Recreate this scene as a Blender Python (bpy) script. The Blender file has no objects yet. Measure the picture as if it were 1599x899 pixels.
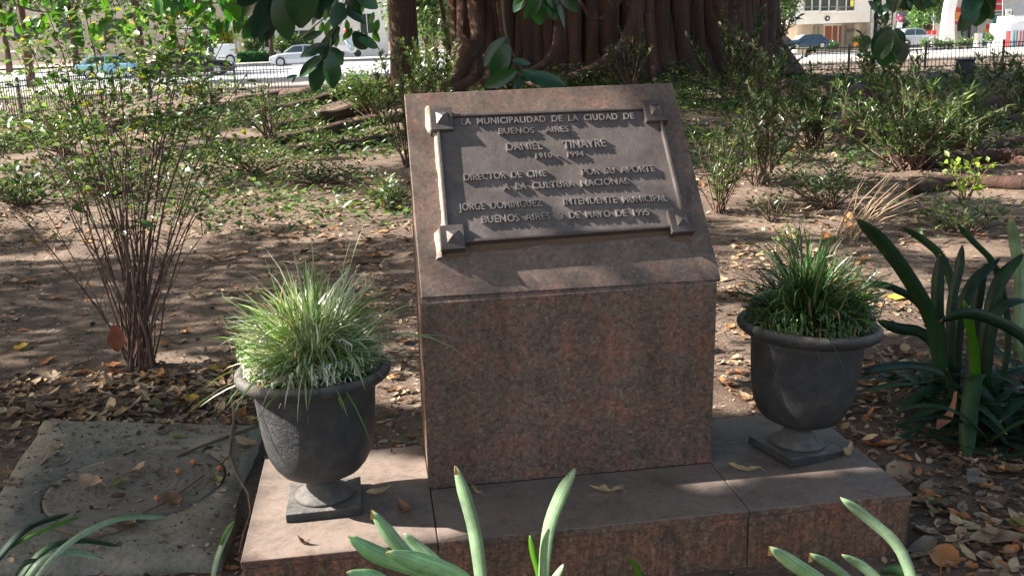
import bpy, bmesh, math, random
import numpy as np
from mathutils import Vector, Matrix
rnd = random.Random(7)
rng = np.random.default_rng(11)
S = bpy.context.scene
COL = S.collection
PI = math.pi
# ------------------------------------------------------------------ camera
CAM = np.array([-0.117158, -3.203323, 1.696768])
YAW, PIT, ROL, FPX = 0.13243458, 0.24679196, -0.03697739, 1567.96754
def _basis():
    cy, sy, cp, sp = math.cos(YAW), math.sin(YAW), math.cos(PIT), math.sin(PIT)
    f = np.array([sy*cp, cy*cp, -sp]); r = np.array([cy, -sy, 0.]); u = np.cross(r, f)
    cr, sr = math.cos(ROL), math.sin(ROL)
    return f, r*cr + u*sr, -r*sr + u*cr
cf, cr_, cu = _basis()
cam = bpy.data.cameras.new('camera'); camo = bpy.data.objects.new('camera', cam); COL.objects.link(camo)
camo.matrix_world = Matrix(((cr_[0], cu[0], -cf[0], CAM[0]), (cr_[1], cu[1], -cf[1], CAM[1]), (cr_[2], cu[2], -cf[2], CAM[2]), (0, 0, 0, 1)))
cam.sensor_width = 36; cam.sensor_fit = 'HORIZONTAL'; cam.lens = FPX/1599*36; cam.clip_start = .05; cam.clip_end = 3000
S.camera = camo
# measured spots of the photograph turned into places in the world
def ray(x, y): return cf + cr_*(x-799.5)/FPX - cu*(y-449.5)/FPX
def atz(x, y, z=0.): d = ray(x, y); return CAM + d*((z-CAM[2])/d[2])
def aty(x, y, Y): d = ray(x, y); return CAM + d*((Y-CAM[1])/d[1])
# ------------------------------------------------------------------ light
SUN_T = np.array([.782, -.14, -.61]); SUN_T /= np.linalg.norm(SUN_T)     # direction the light travels
el = math.asin(-SUN_T[2]); az = math.atan2(-SUN_T[0], -SUN_T[1])              # from +Y, clockwise
w = bpy.data.worlds.new('World'); S.world = w; w.use_nodes = True
nt = w.node_tree; bg = nt.nodes['Background']; sky = nt.nodes.new('ShaderNodeTexSky'); sky.sky_type = 'NISHITA'
sky.sun_disc = False; sky.sun_elevation = el; sky.sun_rotation = az; sky.air_density = 1.; sky.dust_density = 2.5; sky.ozone_density = .35
tint = nt.nodes.new('ShaderNodeMix'); tint.data_type = 'RGBA'; tint.blend_type = 'MULTIPLY'; tint.inputs[0].default_value = 1; tint.inputs[7].default_value = (1.06, 1., .92, 1)
nt.links.new(sky.outputs[0], tint.inputs[6]); nt.links.new(tint.outputs[2], bg.inputs[0]); bg.inputs[1].default_value = 0.078
sl = bpy.data.lights.new('sun', 'SUN'); sl.energy = 5.; sl.angle = math.radians(.55); sl.color = (1, .94, .86)
so = bpy.data.objects.new('sun', sl); COL.objects.link(so)
so.rotation_euler = Vector(SUN_T).to_track_quat('-Z', 'Y').to_euler(); so.location = (-20, 5, 20)
S.view_settings.view_transform = 'Standard'; S.view_settings.look = 'None'; S.view_settings.exposure = 1.84; S.view_settings.gamma = 1
S.cycles.max_bounces = 6; S.cycles.transparent_max_bounces = 4

# ------------------------------------------------------------------ helpers
def tag(o, label=None, cat=None, group=None, kind=None):
    if label: o['label'] = label
    if cat: o['category'] = cat
    if group: o['group'] = group
    if kind: o['kind'] = kind
    return o
def empty(name, loc=(0, 0, 0), label=None, cat=None, group=None):
    o = bpy.data.objects.new(name, None); COL.objects.link(o); o.location = loc; o.empty_display_size = .1
    return tag(o, label, cat, group)
def link(name, me, parent=None, m=None):
    o = bpy.data.objects.new(name, me); COL.objects.link(o)
    if m is not None and not me.materials: me.materials.append(m)
    if parent is not None: o.parent = parent
    return o
class MB:
    def __init__(s): s.v = []; s.f = []
    def add(s, vs, fs):
        n = len(s.v); s.v += [tuple(map(float, p)) for p in vs]; s.f += [tuple(i+n for i in q) for q in fs]; return s
    def hexa(s, b, t):      # bottom loop and top loop of four, counter-clockwise from above
        return s.add(list(b)+list(t), [(3, 2, 1, 0), (4, 5, 6, 7), (0, 1, 5, 4), (1, 2, 6, 5), (2, 3, 7, 6), (3, 0, 4, 7)])
    def box(s, x0, x1, y0, y1, z0, z1):
        return s.hexa([(x0, y0, z0), (x1, y0, z0), (x1, y1, z0), (x0, y1, z0)], [(x0, y0, z1), (x1, y0, z1), (x1, y1, z1), (x0, y1, z1)])
    def tube(s, pts, rad, n=6, cap=True, squash=1.):
        pts = [np.array(p, float) for p in pts]; k = len(pts)
        if np.isscalar(rad): rad = [rad]*k
        vs = []; prev = None
        for i, p in enumerate(pts):
            d = pts[min(i+1, k-1)]-pts[max(i-1, 0)]; d = d/(np.linalg.norm(d)+1e-9)
            a = np.cross(d, (0, 0, 1.) if abs(d[2]) < .9 else (0, 1., 0)) if prev is None else prev-d*(prev@d)
            a /= np.linalg.norm(a)+1e-9; prev = a; b = np.cross(d, a)
            for j in range(n):
                t = 2*PI*j/n; vs.append(p+rad[i]*(a*math.cos(t)+b*math.sin(t)*squash))
        fs = [(i*n+j, i*n+(j+1) % n, (i+1)*n+(j+1) % n, (i+1)*n+j) for i in range(k-1) for j in range(n)]
        if cap: fs += [tuple(range(n))[::-1], tuple((k-1)*n+j for j in range(n))]
        return s.add(vs, fs)
    def lathe(s, prof, n=48, c=(0, 0, 0), wob=0.):
        vs = []
        for r, z in prof:
            for j in range(n):
                t = 2*PI*j/n; q = 1+wob*math.sin(3*t+z*7)
                vs.append((c[0]+r*q*math.cos(t), c[1]+r*q*math.sin(t), c[2]+z))
        k = len(prof)
        return s.add(vs, [(i*n+j, i*n+(j+1) % n, (i+1)*n+(j+1) % n, (i+1)*n+j) for i in range(k-1) for j in range(n)])
    def ribbon(s, pts, wid, side=None, fold=.15, nrm=None):
        pts = [np.array(p, float) for p in pts]; k = len(pts); vs = []
        for i, p in enumerate(pts):
            d = pts[min(i+1, k-1)]-pts[max(i-1, 0)]; d /= np.linalg.norm(d)+1e-9
            sd = np.cross(d, (0, 0, 1.)) if side is None else np.array(side, float)
            sd = sd-d*(sd@d); sd /= np.linalg.norm(sd)+1e-9
            up = np.cross(sd, d); ww = wid[i] if not np.isscalar(wid) else wid
            vs += [p-sd*ww/2+up*ww*fold, p, p+sd*ww/2+up*ww*fold]
        fs = []
        for i in range(k-1): a = i*3; fs += [(a, a+1, a+4, a+3), (a+1, a+2, a+5, a+4)]
        return s.add(vs, fs)
    def mesh(s, name, smooth=True):
        me = bpy.data.meshes.new(name); me.from_pydata(s.v, [], s.f); me.update()
        if smooth: me.polygons.foreach_set('use_smooth', [True]*len(me.polygons))
        return me
    def build(s, name, m, parent=None, smooth=True, bevel=0., seg=2):
        o = link(name, s.mesh(name, smooth), parent, m)
        if bevel:
            b = o.modifiers.new('bevel', 'BEVEL'); b.width = bevel; b.segments = seg; b.limit_method = 'ANGLE'; b.angle_limit = math.radians(35)
            o.data.polygons.foreach_set('use_smooth', [False]*len(o.data.polygons))
        return o
def npmesh(name, V, Fc, colors=None, smooth=False):      # V (n,3), Fc (m,k) ints
    me = bpy.data.meshes.new(name); k = Fc.shape[1]
    me.vertices.add(len(V)); me.vertices.foreach_set('co', V.astype(np.float32).ravel())
    me.loops.add(Fc.size); me.loops.foreach_set('vertex_index', Fc.astype(np.int32).ravel())
    me.polygons.add(len(Fc)); me.polygons.foreach_set('loop_start', np.arange(0, Fc.size, k, dtype=np.int32))
    me.polygons.foreach_set('loop_total', np.full(len(Fc), k, dtype=np.int32))
    if smooth: me.polygons.foreach_set('use_smooth', np.ones(len(Fc), bool))
    me.update(calc_edges=True)
    if colors is not None:
        at = me.color_attributes.new('Col', 'FLOAT_COLOR', 'POINT')
        c = np.ones((len(V), 4), np.float32); c[:, :3] = colors; at.data.foreach_set('color', c.ravel())
    me.validate(); return me
def hsh(i, j, s): 
    n = (i.astype(np.int64)*374761393 + j.astype(np.int64)*668265263 + s*974634777) & 0x7fffffff
    n = ((n ^ (n >> 13))*1274126177) & 0x7fffffff
    return ((n ^ (n >> 16)) & 0xffff)/65535.
def vn(x, y, s=0):
    x = np.asarray(x, float); y = np.asarray(y, float); i = np.floor(x); j = np.floor(y); u = x-i; v = y-j; u = u*u*(3-2*u); v = v*v*(3-2*v)
    return (hsh(i, j, s)*(1-u)+hsh(i+1, j, s)*u)*(1-v)+(hsh(i, j+1, s)*(1-u)+hsh(i+1, j+1, s)*u)*v
def sm(x, a, b): t = np.clip((np.asarray(x, float)-a)/(b-a), 0, 1); return t*t*(3-2*t)
def unit(a): return a/(np.linalg.norm(a, axis=-1, keepdims=True)+1e-9)

# ------------------------------------------------------------------ materials
def M(name, col, rough=.8, metal=0., spec=.5):
    m = bpy.data.materials.new(name); m.use_nodes = True; b = m.node_tree.nodes['Principled BSDF']
    b.inputs['Base Color'].default_value = (*col, 1); b.inputs['Roughness'].default_value = rough; b.inputs['Metallic'].default_value = metal
    b.inputs['Specular IOR Level'].default_value = spec; return m
def nodes(m): return m.node_tree, m.node_tree.nodes, m.node_tree.links, m.node_tree.nodes['Principled BSDF']
def noise(m, scale, detail=6, rough=.6, stretch=None, dist=0.):
    t, n, l, b = nodes(m); tc = n.new('ShaderNodeTexCoord'); nz = n.new('ShaderNodeTexNoise')
    nz.inputs['Scale'].default_value = scale; nz.inputs['Detail'].default_value = detail; nz.inputs['Roughness'].default_value = rough; nz.inputs['Distortion'].default_value = dist
    if stretch:
        mp = n.new('ShaderNodeMapping'); mp.inputs['Scale'].default_value = stretch; l.new(tc.outputs['Object'], mp.inputs[0]); l.new(mp.outputs[0], nz.inputs['Vector'])
    else: l.new(tc.outputs['Object'], nz.inputs['Vector'])
    return nz.outputs['Fac']
def ramp(m, fac, stops):
    t, n, l, b = nodes(m); r = n.new('ShaderNodeValToRGB'); e = r.color_ramp.elements
    while len(e) > 1: e.remove(e[-1])
    e[0].position = stops[0][0]; e[0].color = (*stops[0][1], 1)
    for p, c in stops[1:]: q = e.new(p); q.color = (*c, 1)
    l.new(fac, r.inputs[0]); return r.outputs[0]
def mix(m, fac, a, b_, mode='MIX'):
    t, n, l, b = nodes(m); x = n.new('ShaderNodeMix'); x.data_type = 'RGBA'; x.blend_type = mode
    for s, v in ((0, fac), (6, a), (7, b_)):
        if isinstance(v, (int, float)): x.inputs[s].default_value = v
        elif isinstance(v, tuple): x.inputs[s].default_value = (*v, 1)
        else: l.new(v, x.inputs[s])
    return x.outputs[2]
def setc(m, c): m.node_tree.links.new(c, m.node_tree.nodes['Principled BSDF'].inputs['Base Color'])
def bump(m, h, strength=.4, dist=.01):
    t, n, l, b = nodes(m); bp = n.new('ShaderNodeBump'); bp.inputs['Strength'].default_value = strength; bp.inputs['Distance'].default_value = dist
    l.new(h, bp.inputs['Height'])
    if b.inputs['Normal'].is_linked: l.new(b.inputs['Normal'].links[0].from_socket, bp.inputs['Normal'])
    l.new(bp.outputs[0], b.inputs['Normal'])
def translucent(m, amt, tint=(1.0, 1.25, .45)):
    t, n, l, b = nodes(m); tr = n.new('ShaderNodeBsdfTranslucent'); ms = n.new('ShaderNodeMixShader'); ms.inputs[0].default_value = amt
    src = b.inputs['Base Color']
    if src.is_linked: l.new(mix(m, 1., src.links[0].from_socket, tuple(tint), 'MULTIPLY'), tr.inputs[0])
    else: tr.inputs[0].default_value = tuple(src.default_value[i]*(tint+(1,))[i] for i in range(4))
    l.new(b.outputs[0], ms.inputs[1]); l.new(tr.outputs[0], ms.inputs[2]); l.new(ms.outputs[0], n['Material Output'].inputs[0])
def leafmat(name, cols=None, rough=.38, tr=.3, attr=False, tint=(1.0, 1.3, .4), spec=.5):
    m = M(name, (.05, .1, .03), rough, 0, spec); t, n, l, b = nodes(m)
    if attr: a = n.new('ShaderNodeVertexColor'); a.layer_name = 'Col'; c = a.outputs[0]
    else:
        oi = n.new('ShaderNodeObjectInfo'); c = ramp(m, oi.outputs['Random'], [(i/max(1, len(cols)-1), q) for i, q in enumerate(cols)])
    c = mix(m, 1., c, ramp(m, noise(m, 9., 4), [(.3, (.75, .75, .72)), (.7, (1.2, 1.2, 1.15))]), 'MULTIPLY'); setc(m, c)
    bump(m, noise(m, 60., 3), .25, .003)
    if tr: translucent(m, tr, tint)
    return m

def granite(name, dust=.0, rougher=0., worn=0.):
    m = M(name, (.1, .05, .04), .42+rougher); t, n, l, b = nodes(m)
    tc = n.new('ShaderNodeTexCoord')
    vo = n.new('ShaderNodeTexVoronoi'); vo.inputs['Scale'].default_value = 120; l.new(tc.outputs['Object'], vo.inputs['Vector'])
    sep = n.new('ShaderNodeSeparateColor'); l.new(vo.outputs['Color'], sep.inputs[0])
    c1 = ramp(m, sep.outputs[0], [(0, (.1, .08, .07)), (.25, (.14, .103, .086)), (.5, (.165, .116, .096)), (.75, (.205, .13, .105)), (.88, (.18, .145, .125)), (1, (.245, .185, .155))])
    c2 = ramp(m, noise(m, 48, 6, .7), [(.32, (.42, .42, .4)), (.46, (.88, .87, .85)), (.7, (1.3, 1.22, 1.14))])
    c = mix(m, 1., c1, c2, 'MULTIPLY')
    big = mix(m, 1., ramp(m, noise(m, 8.5, 7, .72), [(.3, (.6, .62, .62)), (.47, (.95, .95, .94)), (.6, (1.25, .95, .88)), (.72, (1.7, .98, .85))]), ramp(m, noise(m, 2.2, 7, .65, (2.2, 2.2, .45)), [(.3, (.6, .6, .57)), (.48, (.95, .94, .92)), (.65, (1.18, 1.14, 1.1))]), 'MULTIPLY')
    c = mix(m, 1., c, big, 'MULTIPLY')
    if dust:
        g = n.new('ShaderNodeNewGeometry'); sp = n.new('ShaderNodeSeparateXYZ'); l.new(g.outputs['Normal'], sp.inputs[0])
        dm = n.new('ShaderNodeMath'); dm.operation = 'MULTIPLY'; l.new(sp.outputs[2], dm.inputs[0])
        l.new(ramp(m, noise(m, 9, 9, .75, None, .5), [(.3, (.3*dust,)*3), (.5, (.8*dust,)*3), (.7, (dust,)*3)]), dm.inputs[1]); dm.use_clamp = True
        c = mix(m, dm.outputs[0], c, (.25, .205, .178))
    if dust > .6: c = mix(m, 1., c, mix(m, 1., ramp(m, noise(m, 5, 9, .8, None, .8), [(.3, (.5, .45, .4)), (.47, (.92, .9, .88)), (.7, (1.1, 1.08, 1.05))]), ramp(m, noise(m, 45, 6, .8), [(.3, (.55, .5, .45)), (.45, (1, 1, 1))]), 'MULTIPLY'), 'MULTIPLY')
    setc(m, c); bump(m, noise(m, 220, 4), .2, .002)
    l.new(ramp(m, noise(m, 30, 5), [(.3, (.22+rougher,)*3), (.7, (.46+rougher,)*3)]), b.inputs['Roughness'])
    return m
m_gran = granite('granite_polished', 0.12)
m_granside = granite('granite_side', 0.1, .1)
m_grancap = granite('granite_dusty', .75, .15)
m_granp = granite('granite_plinth', .92, .25)
m_granf = granite('granite_rough', .5, .3)
bump(m_granf, noise(m_granf, 60, 5, .7, (1, 1, .12)), .9, .006)
t, n, l, b = nodes(m_granf)
setc(m_granf, mix(m_granf, 1., b.inputs['Base Color'].links[0].from_socket, ramp(m_granf, noise(m_granf, 45, 4, .7, (1, 1, .12)), [(.35, (.7, .62, .55)), (.65, (1.5, 1.25, 1.0))]), 'MULTIPLY'))
m_joint = M('joint_mortar', (.035, .028, .024), .95)
m_bronze = M('bronze_dull', (.1, .085, .08), .5, .2); 
setc(m_bronze, ramp(m_bronze, noise(m_bronze, 12, 8, .7), [(.25, (.085, .068, .06)), (.5, (.145, .12, .11)), (.75, (.22, .185, .17))])); bump(m_bronze, noise(m_bronze, 160, 5), .35, .0025); bump(m_bronze, noise(m_bronze, 18, 5), .3, .004)
m_frame = M('bronze_frame', (.09, .075, .07), .5, .2); setc(m_frame, ramp(m_frame, noise(m_frame, 16, 8, .7), [(.3, (.07, .057, .052)), (.6, (.12, .1, .093)), (.8, (.18, .15, .14))])); bump(m_frame, noise(m_frame, 90, 5), .35, .003)
m_letter = M('bronze_letters', (.16, .14, .13), .4, .55); bump(m_letter, noise(m_letter, 200, 3), .3, .002)
setc(m_letter, ramp(m_letter, noise(m_letter, 14, 4), [(.3, (.16, .135, .125)), (.5, (.28, .245, .23)), (.7, (.4, .36, .34))]))
m_stud = M('bronze_stud', (.13, .11, .1), .42, .35); bump(m_stud, noise(m_stud, 120, 3), .2, .002)
m_mortar = M('old_mortar', (.55, .47, .38), .9); setc(m_mortar, ramp(m_mortar, noise(m_mortar, 25, 6), [(.3, (.2, .14, .1)), (.6, (.45, .38, .3))])); bump(m_mortar, noise(m_mortar, 90, 4), .6, .004)
m_iron = M('cast_iron_paint', (.03, .03, .033), .5)
setc(m_iron, ramp(m_iron, noise(m_iron, 16, 8, .7), [(.25, (.018, .02, .024)), (.48, (.034, .035, .039)), (.62, (.06, .056, .054)), (.74, (.13, .115, .1)), (.85, (.2, .175, .15))]))
bump(m_iron, noise(m_iron, 75, 7, .75, None, 1.2), .9, .008); bump(m_iron, noise(m_iron, 260, 3), .25, .0015)
t, n, l, b = nodes(m_iron); g_ = n.new('ShaderNodeNewGeometry'); sp_ = n.new('ShaderNodeSeparateXYZ'); l.new(g_.outputs['Normal'], sp_.inputs[0]); dm = n.new('ShaderNodeMath'); dm.operation = 'MULTIPLY'; dm.use_clamp = True
l.new(sp_.outputs[2], dm.inputs[0]); l.new(ramp(m_iron, noise(m_iron, 25, 7, .7), [(.35, (.15,)*3), (.65, (.75,)*3)]), dm.inputs[1]); setc(m_iron, mix(m_iron, dm.outputs[0], b.inputs['Base Color'].links[0].from_socket, (.27, .235, .205)))
m_soil = M('potting_soil', (.05, .035, .025), .95); bump(m_soil, noise(m_soil, 60, 6), 1., .01)
# ground
m_dirt = M('dirt', (.15, .11, .085), .95)
c = ramp(m_dirt, noise(m_dirt, .9, 9, .65), [(.3, (.06, .04, .028)), (.46, (.105, .074, .054)), (.6, (.17, .127, .096)), (.74, (.09, .06, .042))])
c = mix(m_dirt, 1., c, (1.03, .97, .92), 'MULTIPLY')
c = mix(m_dirt, 1., c, ramp(m_dirt, noise(m_dirt, 22, 8, .7), [(.3, (.55, .52, .5)), (.5, (1, 1, 1)), (.75, (1.35, 1.28, 1.2))]), 'MULTIPLY')
c = mix(m_dirt, ramp(m_dirt, noise(m_dirt, 70, 3, .5), [(.62, (0, 0, 0)), (.68, (1, 1, 1))]), c, (.07, .05, .035))
c = mix(m_dirt, ramp(m_dirt, noise(m_dirt, 95, 2, .5), [(.64, (0, 0, 0)), (.7, (.8, .8, .8))]), c, (.3, .24, .18))
setc(m_dirt, c); bump(m_dirt, noise(m_dirt, 12, 9, .7), .7, .03); bump(m_dirt, noise(m_dirt, 90, 4), .5, .006)
m_conc = M('mossy_concrete', (.13, .135, .115), .9)
c = ramp(m_conc, noise(m_conc, 3.5, 9, .7), [(.3, (.1, .092, .068)), (.42, (.2, .185, .15)), (.55, (.26, .235, .195)), (.66, (.15, .13, .1)), (.8, (.3, .27, .225))])
c = mix(m_conc, 1., c, ramp(m_conc, noise(m_conc, 60, 6, .7), [(.3, (.5, .5, .46)), (.45, (.95, .95, .92)), (.7, (1.25, 1.22, 1.2))]), 'MULTIPLY')
setc(m_conc, c); bump(m_conc, noise(m_conc, 70, 6), .5, .006)
m_lid = M('worn_lid', (.1, .08, .07), .85); setc(m_lid, ramp(m_lid, noise(m_lid, 7, 9, .7), [(.3, (.1, .088, .07)), (.45, (.2, .175, .145)), (.58, (.15, .125, .1)), (.75, (.27, .235, .195))])); bump(m_lid, noise(m_lid, 70, 6), .5, .005)
m_stick = M('twig_bark', (.13, .095, .07), .9); bump(m_stick, noise(m_stick, 60, 4), .5, .003)
m_straw = M('dry_straw', (.36, .26, .17), .8)
m_shrubbark = M('shrub_bark', (.13, .075, .055), .85); setc(m_shrubbark, ramp(m_shrubbark, noise(m_shrubbark, 20, 4), [(.3, (.07, .042, .032)), (.7, (.2, .12, .09))]))
m_asph = M('asphalt', (.1, .11, .12), .85); setc(m_asph, ramp(m_asph, noise(m_asph, .5, 8, .7), [(.3, (.3, .31, .33)), (.7, (.4, .41, .43))])); bump(m_asph, noise(m_asph, 40, 4), .3, .01)
m_pave = M('paving', (.36, .33, .29), .85); setc(m_pave, ramp(m_pave, noise(m_pave, .8, 8, .7), [(.3, (.32, .27, .22)), (.7, (.46, .42, .37))]))
m_curb = M('kerbstone', (.32, .31, .3), .85); bump(m_curb, noise(m_curb, 20, 4), .4, .01)
m_white = M('white_paint', (.78, .77, .74), .6); setc(m_white, ramp(m_white, noise(m_white, .7, 6, .7), [(.3, (.68, .66, .62)), (.7, (.8, .79, .77))]))
m_beige = M('beige_render', (.5, .42, .34), .8); setc(m_beige, ramp(m_beige, noise(m_beige, .6, 6, .7), [(.3, (.42, .35, .28)), (.7, (.56, .48, .4))]))
m_glass = M('window_glass', (.03, .05, .045), .08, 0, 1.)
m_wood = M('door_wood', (.32, .1, .045), .5); bump(m_wood, noise(m_wood, 10, 4, .6, (8, 8, 1)), .3, .01)
m_dark = M('dark_paint', (.02, .022, .024), .5)
m_rubber = M('tyre_rubber', (.015, .015, .016), .8)
m_rim = M('alloy_rim', (.5, .5, .52), .3, .8)
m_red = M('red_paint', (.7, .03, .03), .45); m_pink = M('sign_pink_red', (.8, .04, .12), .5); m_orange = M('orange_paint', (.9, .3, .03), .5)
m_blue = M('blue_plastic', (.03, .35, .65), .4); m_teal = M('teal_paint', (.02, .3, .3), .5)
m_grey = M('grey_paint', (.2, .21, .22), .6); m_terra = M('terracotta', (.5, .17, .08), .8)
m_lampred = M('tail_lamp', (.5, .02, .02), .2); m_lampw = M('head_lamp', (.8, .8, .78), .15)
def paint(n_, c_): return M(n_, c_, .22, .25, .7)
m_bark = M('fig_bark', (.14, .07, .045), .85)
c = ramp(m_bark, noise(m_bark, 1.1, 9, .7, (1.6, 1.6, .25)), [(.3, (.035, .018, .012)), (.5, (.08, .038, .026)), (.72, (.15, .078, .053))]); setc(m_bark, c)
t, n, l, b = nodes(m_bark); setc(m_bark, mix(m_bark, ramp(m_bark, noise(m_bark, 2.3, 8, .75, (1.5, 1.5, .7)), [(.56, (0, 0, 0)), (.66, (.55, .55, .55))]), b.inputs['Base Color'].links[0].from_socket, (.17, .15, .125)))
bump(m_bark, noise(m_bark, 16, 6, .75, (1.5, 1.5, .5)), .8, .03); bump(m_bark, noise(m_bark, 4, 8, .7, (2, 2, .25)), .8, .06)
m_leafA = leafmat('shrub_leaves', attr=True, rough=.33, tr=.35, spec=.6)
m_leafP = leafmat('shrub_leaf_parts', [(.045, .1, .03), (.07, .13, .04), (.05, .12, .045), (.16, .2, .04), (.035, .08, .03), (.09, .15, .05), (.06, .11, .04)], .3, .35, spec=.6)
m_fig = leafmat('fig_leaves', [(.018, .06, .035), (.02, .075, .035), (.03, .09, .03), (.016, .05, .035), (.045, .13, .03)], .25, .16, spec=.6)
m_figy = leafmat('fig_leaves_yellow_green', [(.06, .2, .03), (.12, .26, .03), (.04, .14, .035), (.16, .3, .05)], .35, .4)  # brighter, yellower greens than the other fig leaves
m_canopy = leafmat('shading_canopy_leaves', attr=True, rough=.35, tr=.12)
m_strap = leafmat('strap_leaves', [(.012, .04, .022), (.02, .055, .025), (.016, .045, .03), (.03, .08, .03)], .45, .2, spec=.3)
m_straplit = leafmat('strap_leaves_lit_tone', [(.3, .45, .28), (.26, .4, .25), (.36, .5, .33)], .24, .3, spec=.8)  # sunlit paleness of the strap leaves put into the base colour
def veins(m):
    t, n, l, b = nodes(m); tc = n.new('ShaderNodeTexCoord'); mp = n.new('ShaderNodeMapping'); mp.inputs['Scale'].default_value = (16, 1.2, 1); nz = n.new('ShaderNodeTexNoise'); nz.inputs['Scale'].default_value = 1; nz.inputs['Detail'].default_value = 3
    l.new(tc.outputs['UV'], mp.inputs[0]); l.new(mp.outputs[0], nz.inputs['Vector']); return nz.outputs['Fac']
def browntip(m):
    t, n, l, b = nodes(m); tc = n.new('ShaderNodeTexCoord'); sp_ = n.new('ShaderNodeSeparateXYZ'); l.new(tc.outputs['UV'], sp_.inputs[0]); ad = n.new('ShaderNodeMath'); ad.operation = 'MULTIPLY_ADD'; l.new(noise(m, 25, 5, .7), ad.inputs[0]); ad.inputs[1].default_value = .09; l.new(sp_.outputs[1], ad.inputs[2])
    setc(m, mix(m, ramp(m, ad.outputs[0], [(.055, (1, 1, 1)), (.075, (0, 0, 0))]), b.inputs['Base Color'].links[0].from_socket, (.34, .2, .08)))
for m_ in (m_strap, m_straplit):
    t, n, l, b = nodes(m_); c = b.inputs['Base Color'].links[0].from_socket
    setc(m_, mix(m_, 1., mix(m_, 1., c, ramp(m_, noise(m_, 6, 9, .75), [(.3, (.6, .58, .5)), (.5, (1, 1, 1)), (.75, (1.3, 1.25, 1.1))]), 'MULTIPLY'), ramp(m_, veins(m_), [(.3, (.6, .66, .55)), (.5, (1, 1, 1)), (.65, (1.2, 1.15, 1.15))]), 'MULTIPLY')); bump(m_, veins(m_), .5, .002); browntip(m_)
for m_ in (m_strap, m_straplit):
    t, n, l, b = nodes(m_); tr_ = [q for q in n if q.type == 'BSDF_TRANSLUCENT'][0]; l.new(mix(m_, 1., b.inputs['Base Color'].links[0].from_socket, (1., 1.3, .4), 'MULTIPLY'), tr_.inputs[0])
m_strapy = leafmat('strap_leaves_young', [(.09, .26, .015), (.12, .3, .02)], .35, .5, tint=(1, 1.3, .3))
m_strapb = M('dead_strap', (.36, .17, .1), .75); bump(m_strapb, noise(m_strapb, 20, 4), .3, .004)
m_tip = M('dry_tip', (.55, .3, .07), .7)
m_grassA = leafmat('tuft_blades', attr=True, rough=.3, tr=.25, spec=.8)
m_litter = M('leaf_litter', (.3, .2, .1), .8)
t, n, l, b = nodes(m_litter); a = n.new('ShaderNodeVertexColor'); a.layer_name = 'Col'
setc(m_litter, mix(m_litter, 1., a.outputs[0], ramp(m_litter, noise(m_litter, 30, 5), [(.3, (.7, .68, .65)), (.7, (1.25, 1.25, 1.2))]), 'MULTIPLY'))
def drymat(name, c_):
    m = M(name, c_, .7); setc(m, ramp(m, noise(m, 18, 6, .7), [(.25, tuple(q*.55 for q in c_)), (.5, c_), (.75, tuple(min(1, q*1.3) for q in c_))])); bump(m, noise(m, 40, 4), .5, .004)
    translucent(m, .15, (1., .9, .7)); return m
DRY = {'tan': drymat('leaf_tan', (.42, .29, .18)), 'brown': drymat('leaf_brown', (.2, .11, .06)), 'yellow': drymat('leaf_yellow', (.65, .42, .04)),
       'orange': drymat('leaf_orange', (.5, .2, .07)), 'grey brown': drymat('leaf_grey', (.22, .18, .14)), 'olive green': drymat('leaf_olive', (.24, .24, .06)), 'green': drymat('leaf_green', (.07, .2, .05)), 'pale straw': drymat('leaf_pale', (.5, .39, .24))}

# ------------------------------------------------------------------ terrain
TREE = aty(968, 135, 24.); TX = TREE[0]
def H(x, y):
    x = np.asarray(x, float); y = np.asarray(y, float)
    h = .46*np.exp(-((x-TX)**2/60+(y-24.5)**2/26))
    h = h+.22*np.exp(-((x-TX+7)**2/10+(y-24)**2/14))
    h = h-1.35*sm(x, 6, 40)*sm(y, 34, 105)
    h = h+(.035*(vn(x*.5, y*.5, 3)-.5)+.02*(vn(x*1.7, y*1.7, 5)-.5))*sm(y, -3, 5)*(1-sm(y, 24, 30))
    h = h+(.02*(vn(x*5, y*5, 7)-.5)+.009*(vn(x*17, y*17, 9)-.5)+.005*(vn(x*41, y*41, 2)-.5))*(1-sm(y, 8, 14))*(1-sm(np.abs(x), 6, 9))
    h = h-.012
    return h
def Hs(x, y): return float(H(x, y))
def axis(segs):
    o = []
    for a, b_, st in segs: o += list(np.arange(a, b_, st))
    return np.array(o+[segs[-1][1]])
gx = axis([(-420, -60, 30), (-60, -12, 2), (-12, -4, .25), (-4, 5, .035), (5, 14, .22), (14, 60, 2), (60, 420, 30)])
gy = axis([(-60, -6, 6), (-6, -2, .3), (-2, 5, .035), (5, 12, .12), (12, 34, .4), (34, 120, 3), (120, 900, 60)])
X, Y = np.meshgrid(gx, gy); V = np.stack([X, Y, H(X, Y)-.0], -1).reshape(-1, 3); nx = len(gx)
ii, jj = np.meshgrid(np.arange(nx-1), np.arange(len(gy)-1)); q = (jj*nx+ii).ravel()
tag(link('ground', npmesh('ground', V, np.stack([q, q+1, q+nx+1, q+nx], 1), smooth=True), None, m_dirt), kind='structure')
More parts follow.
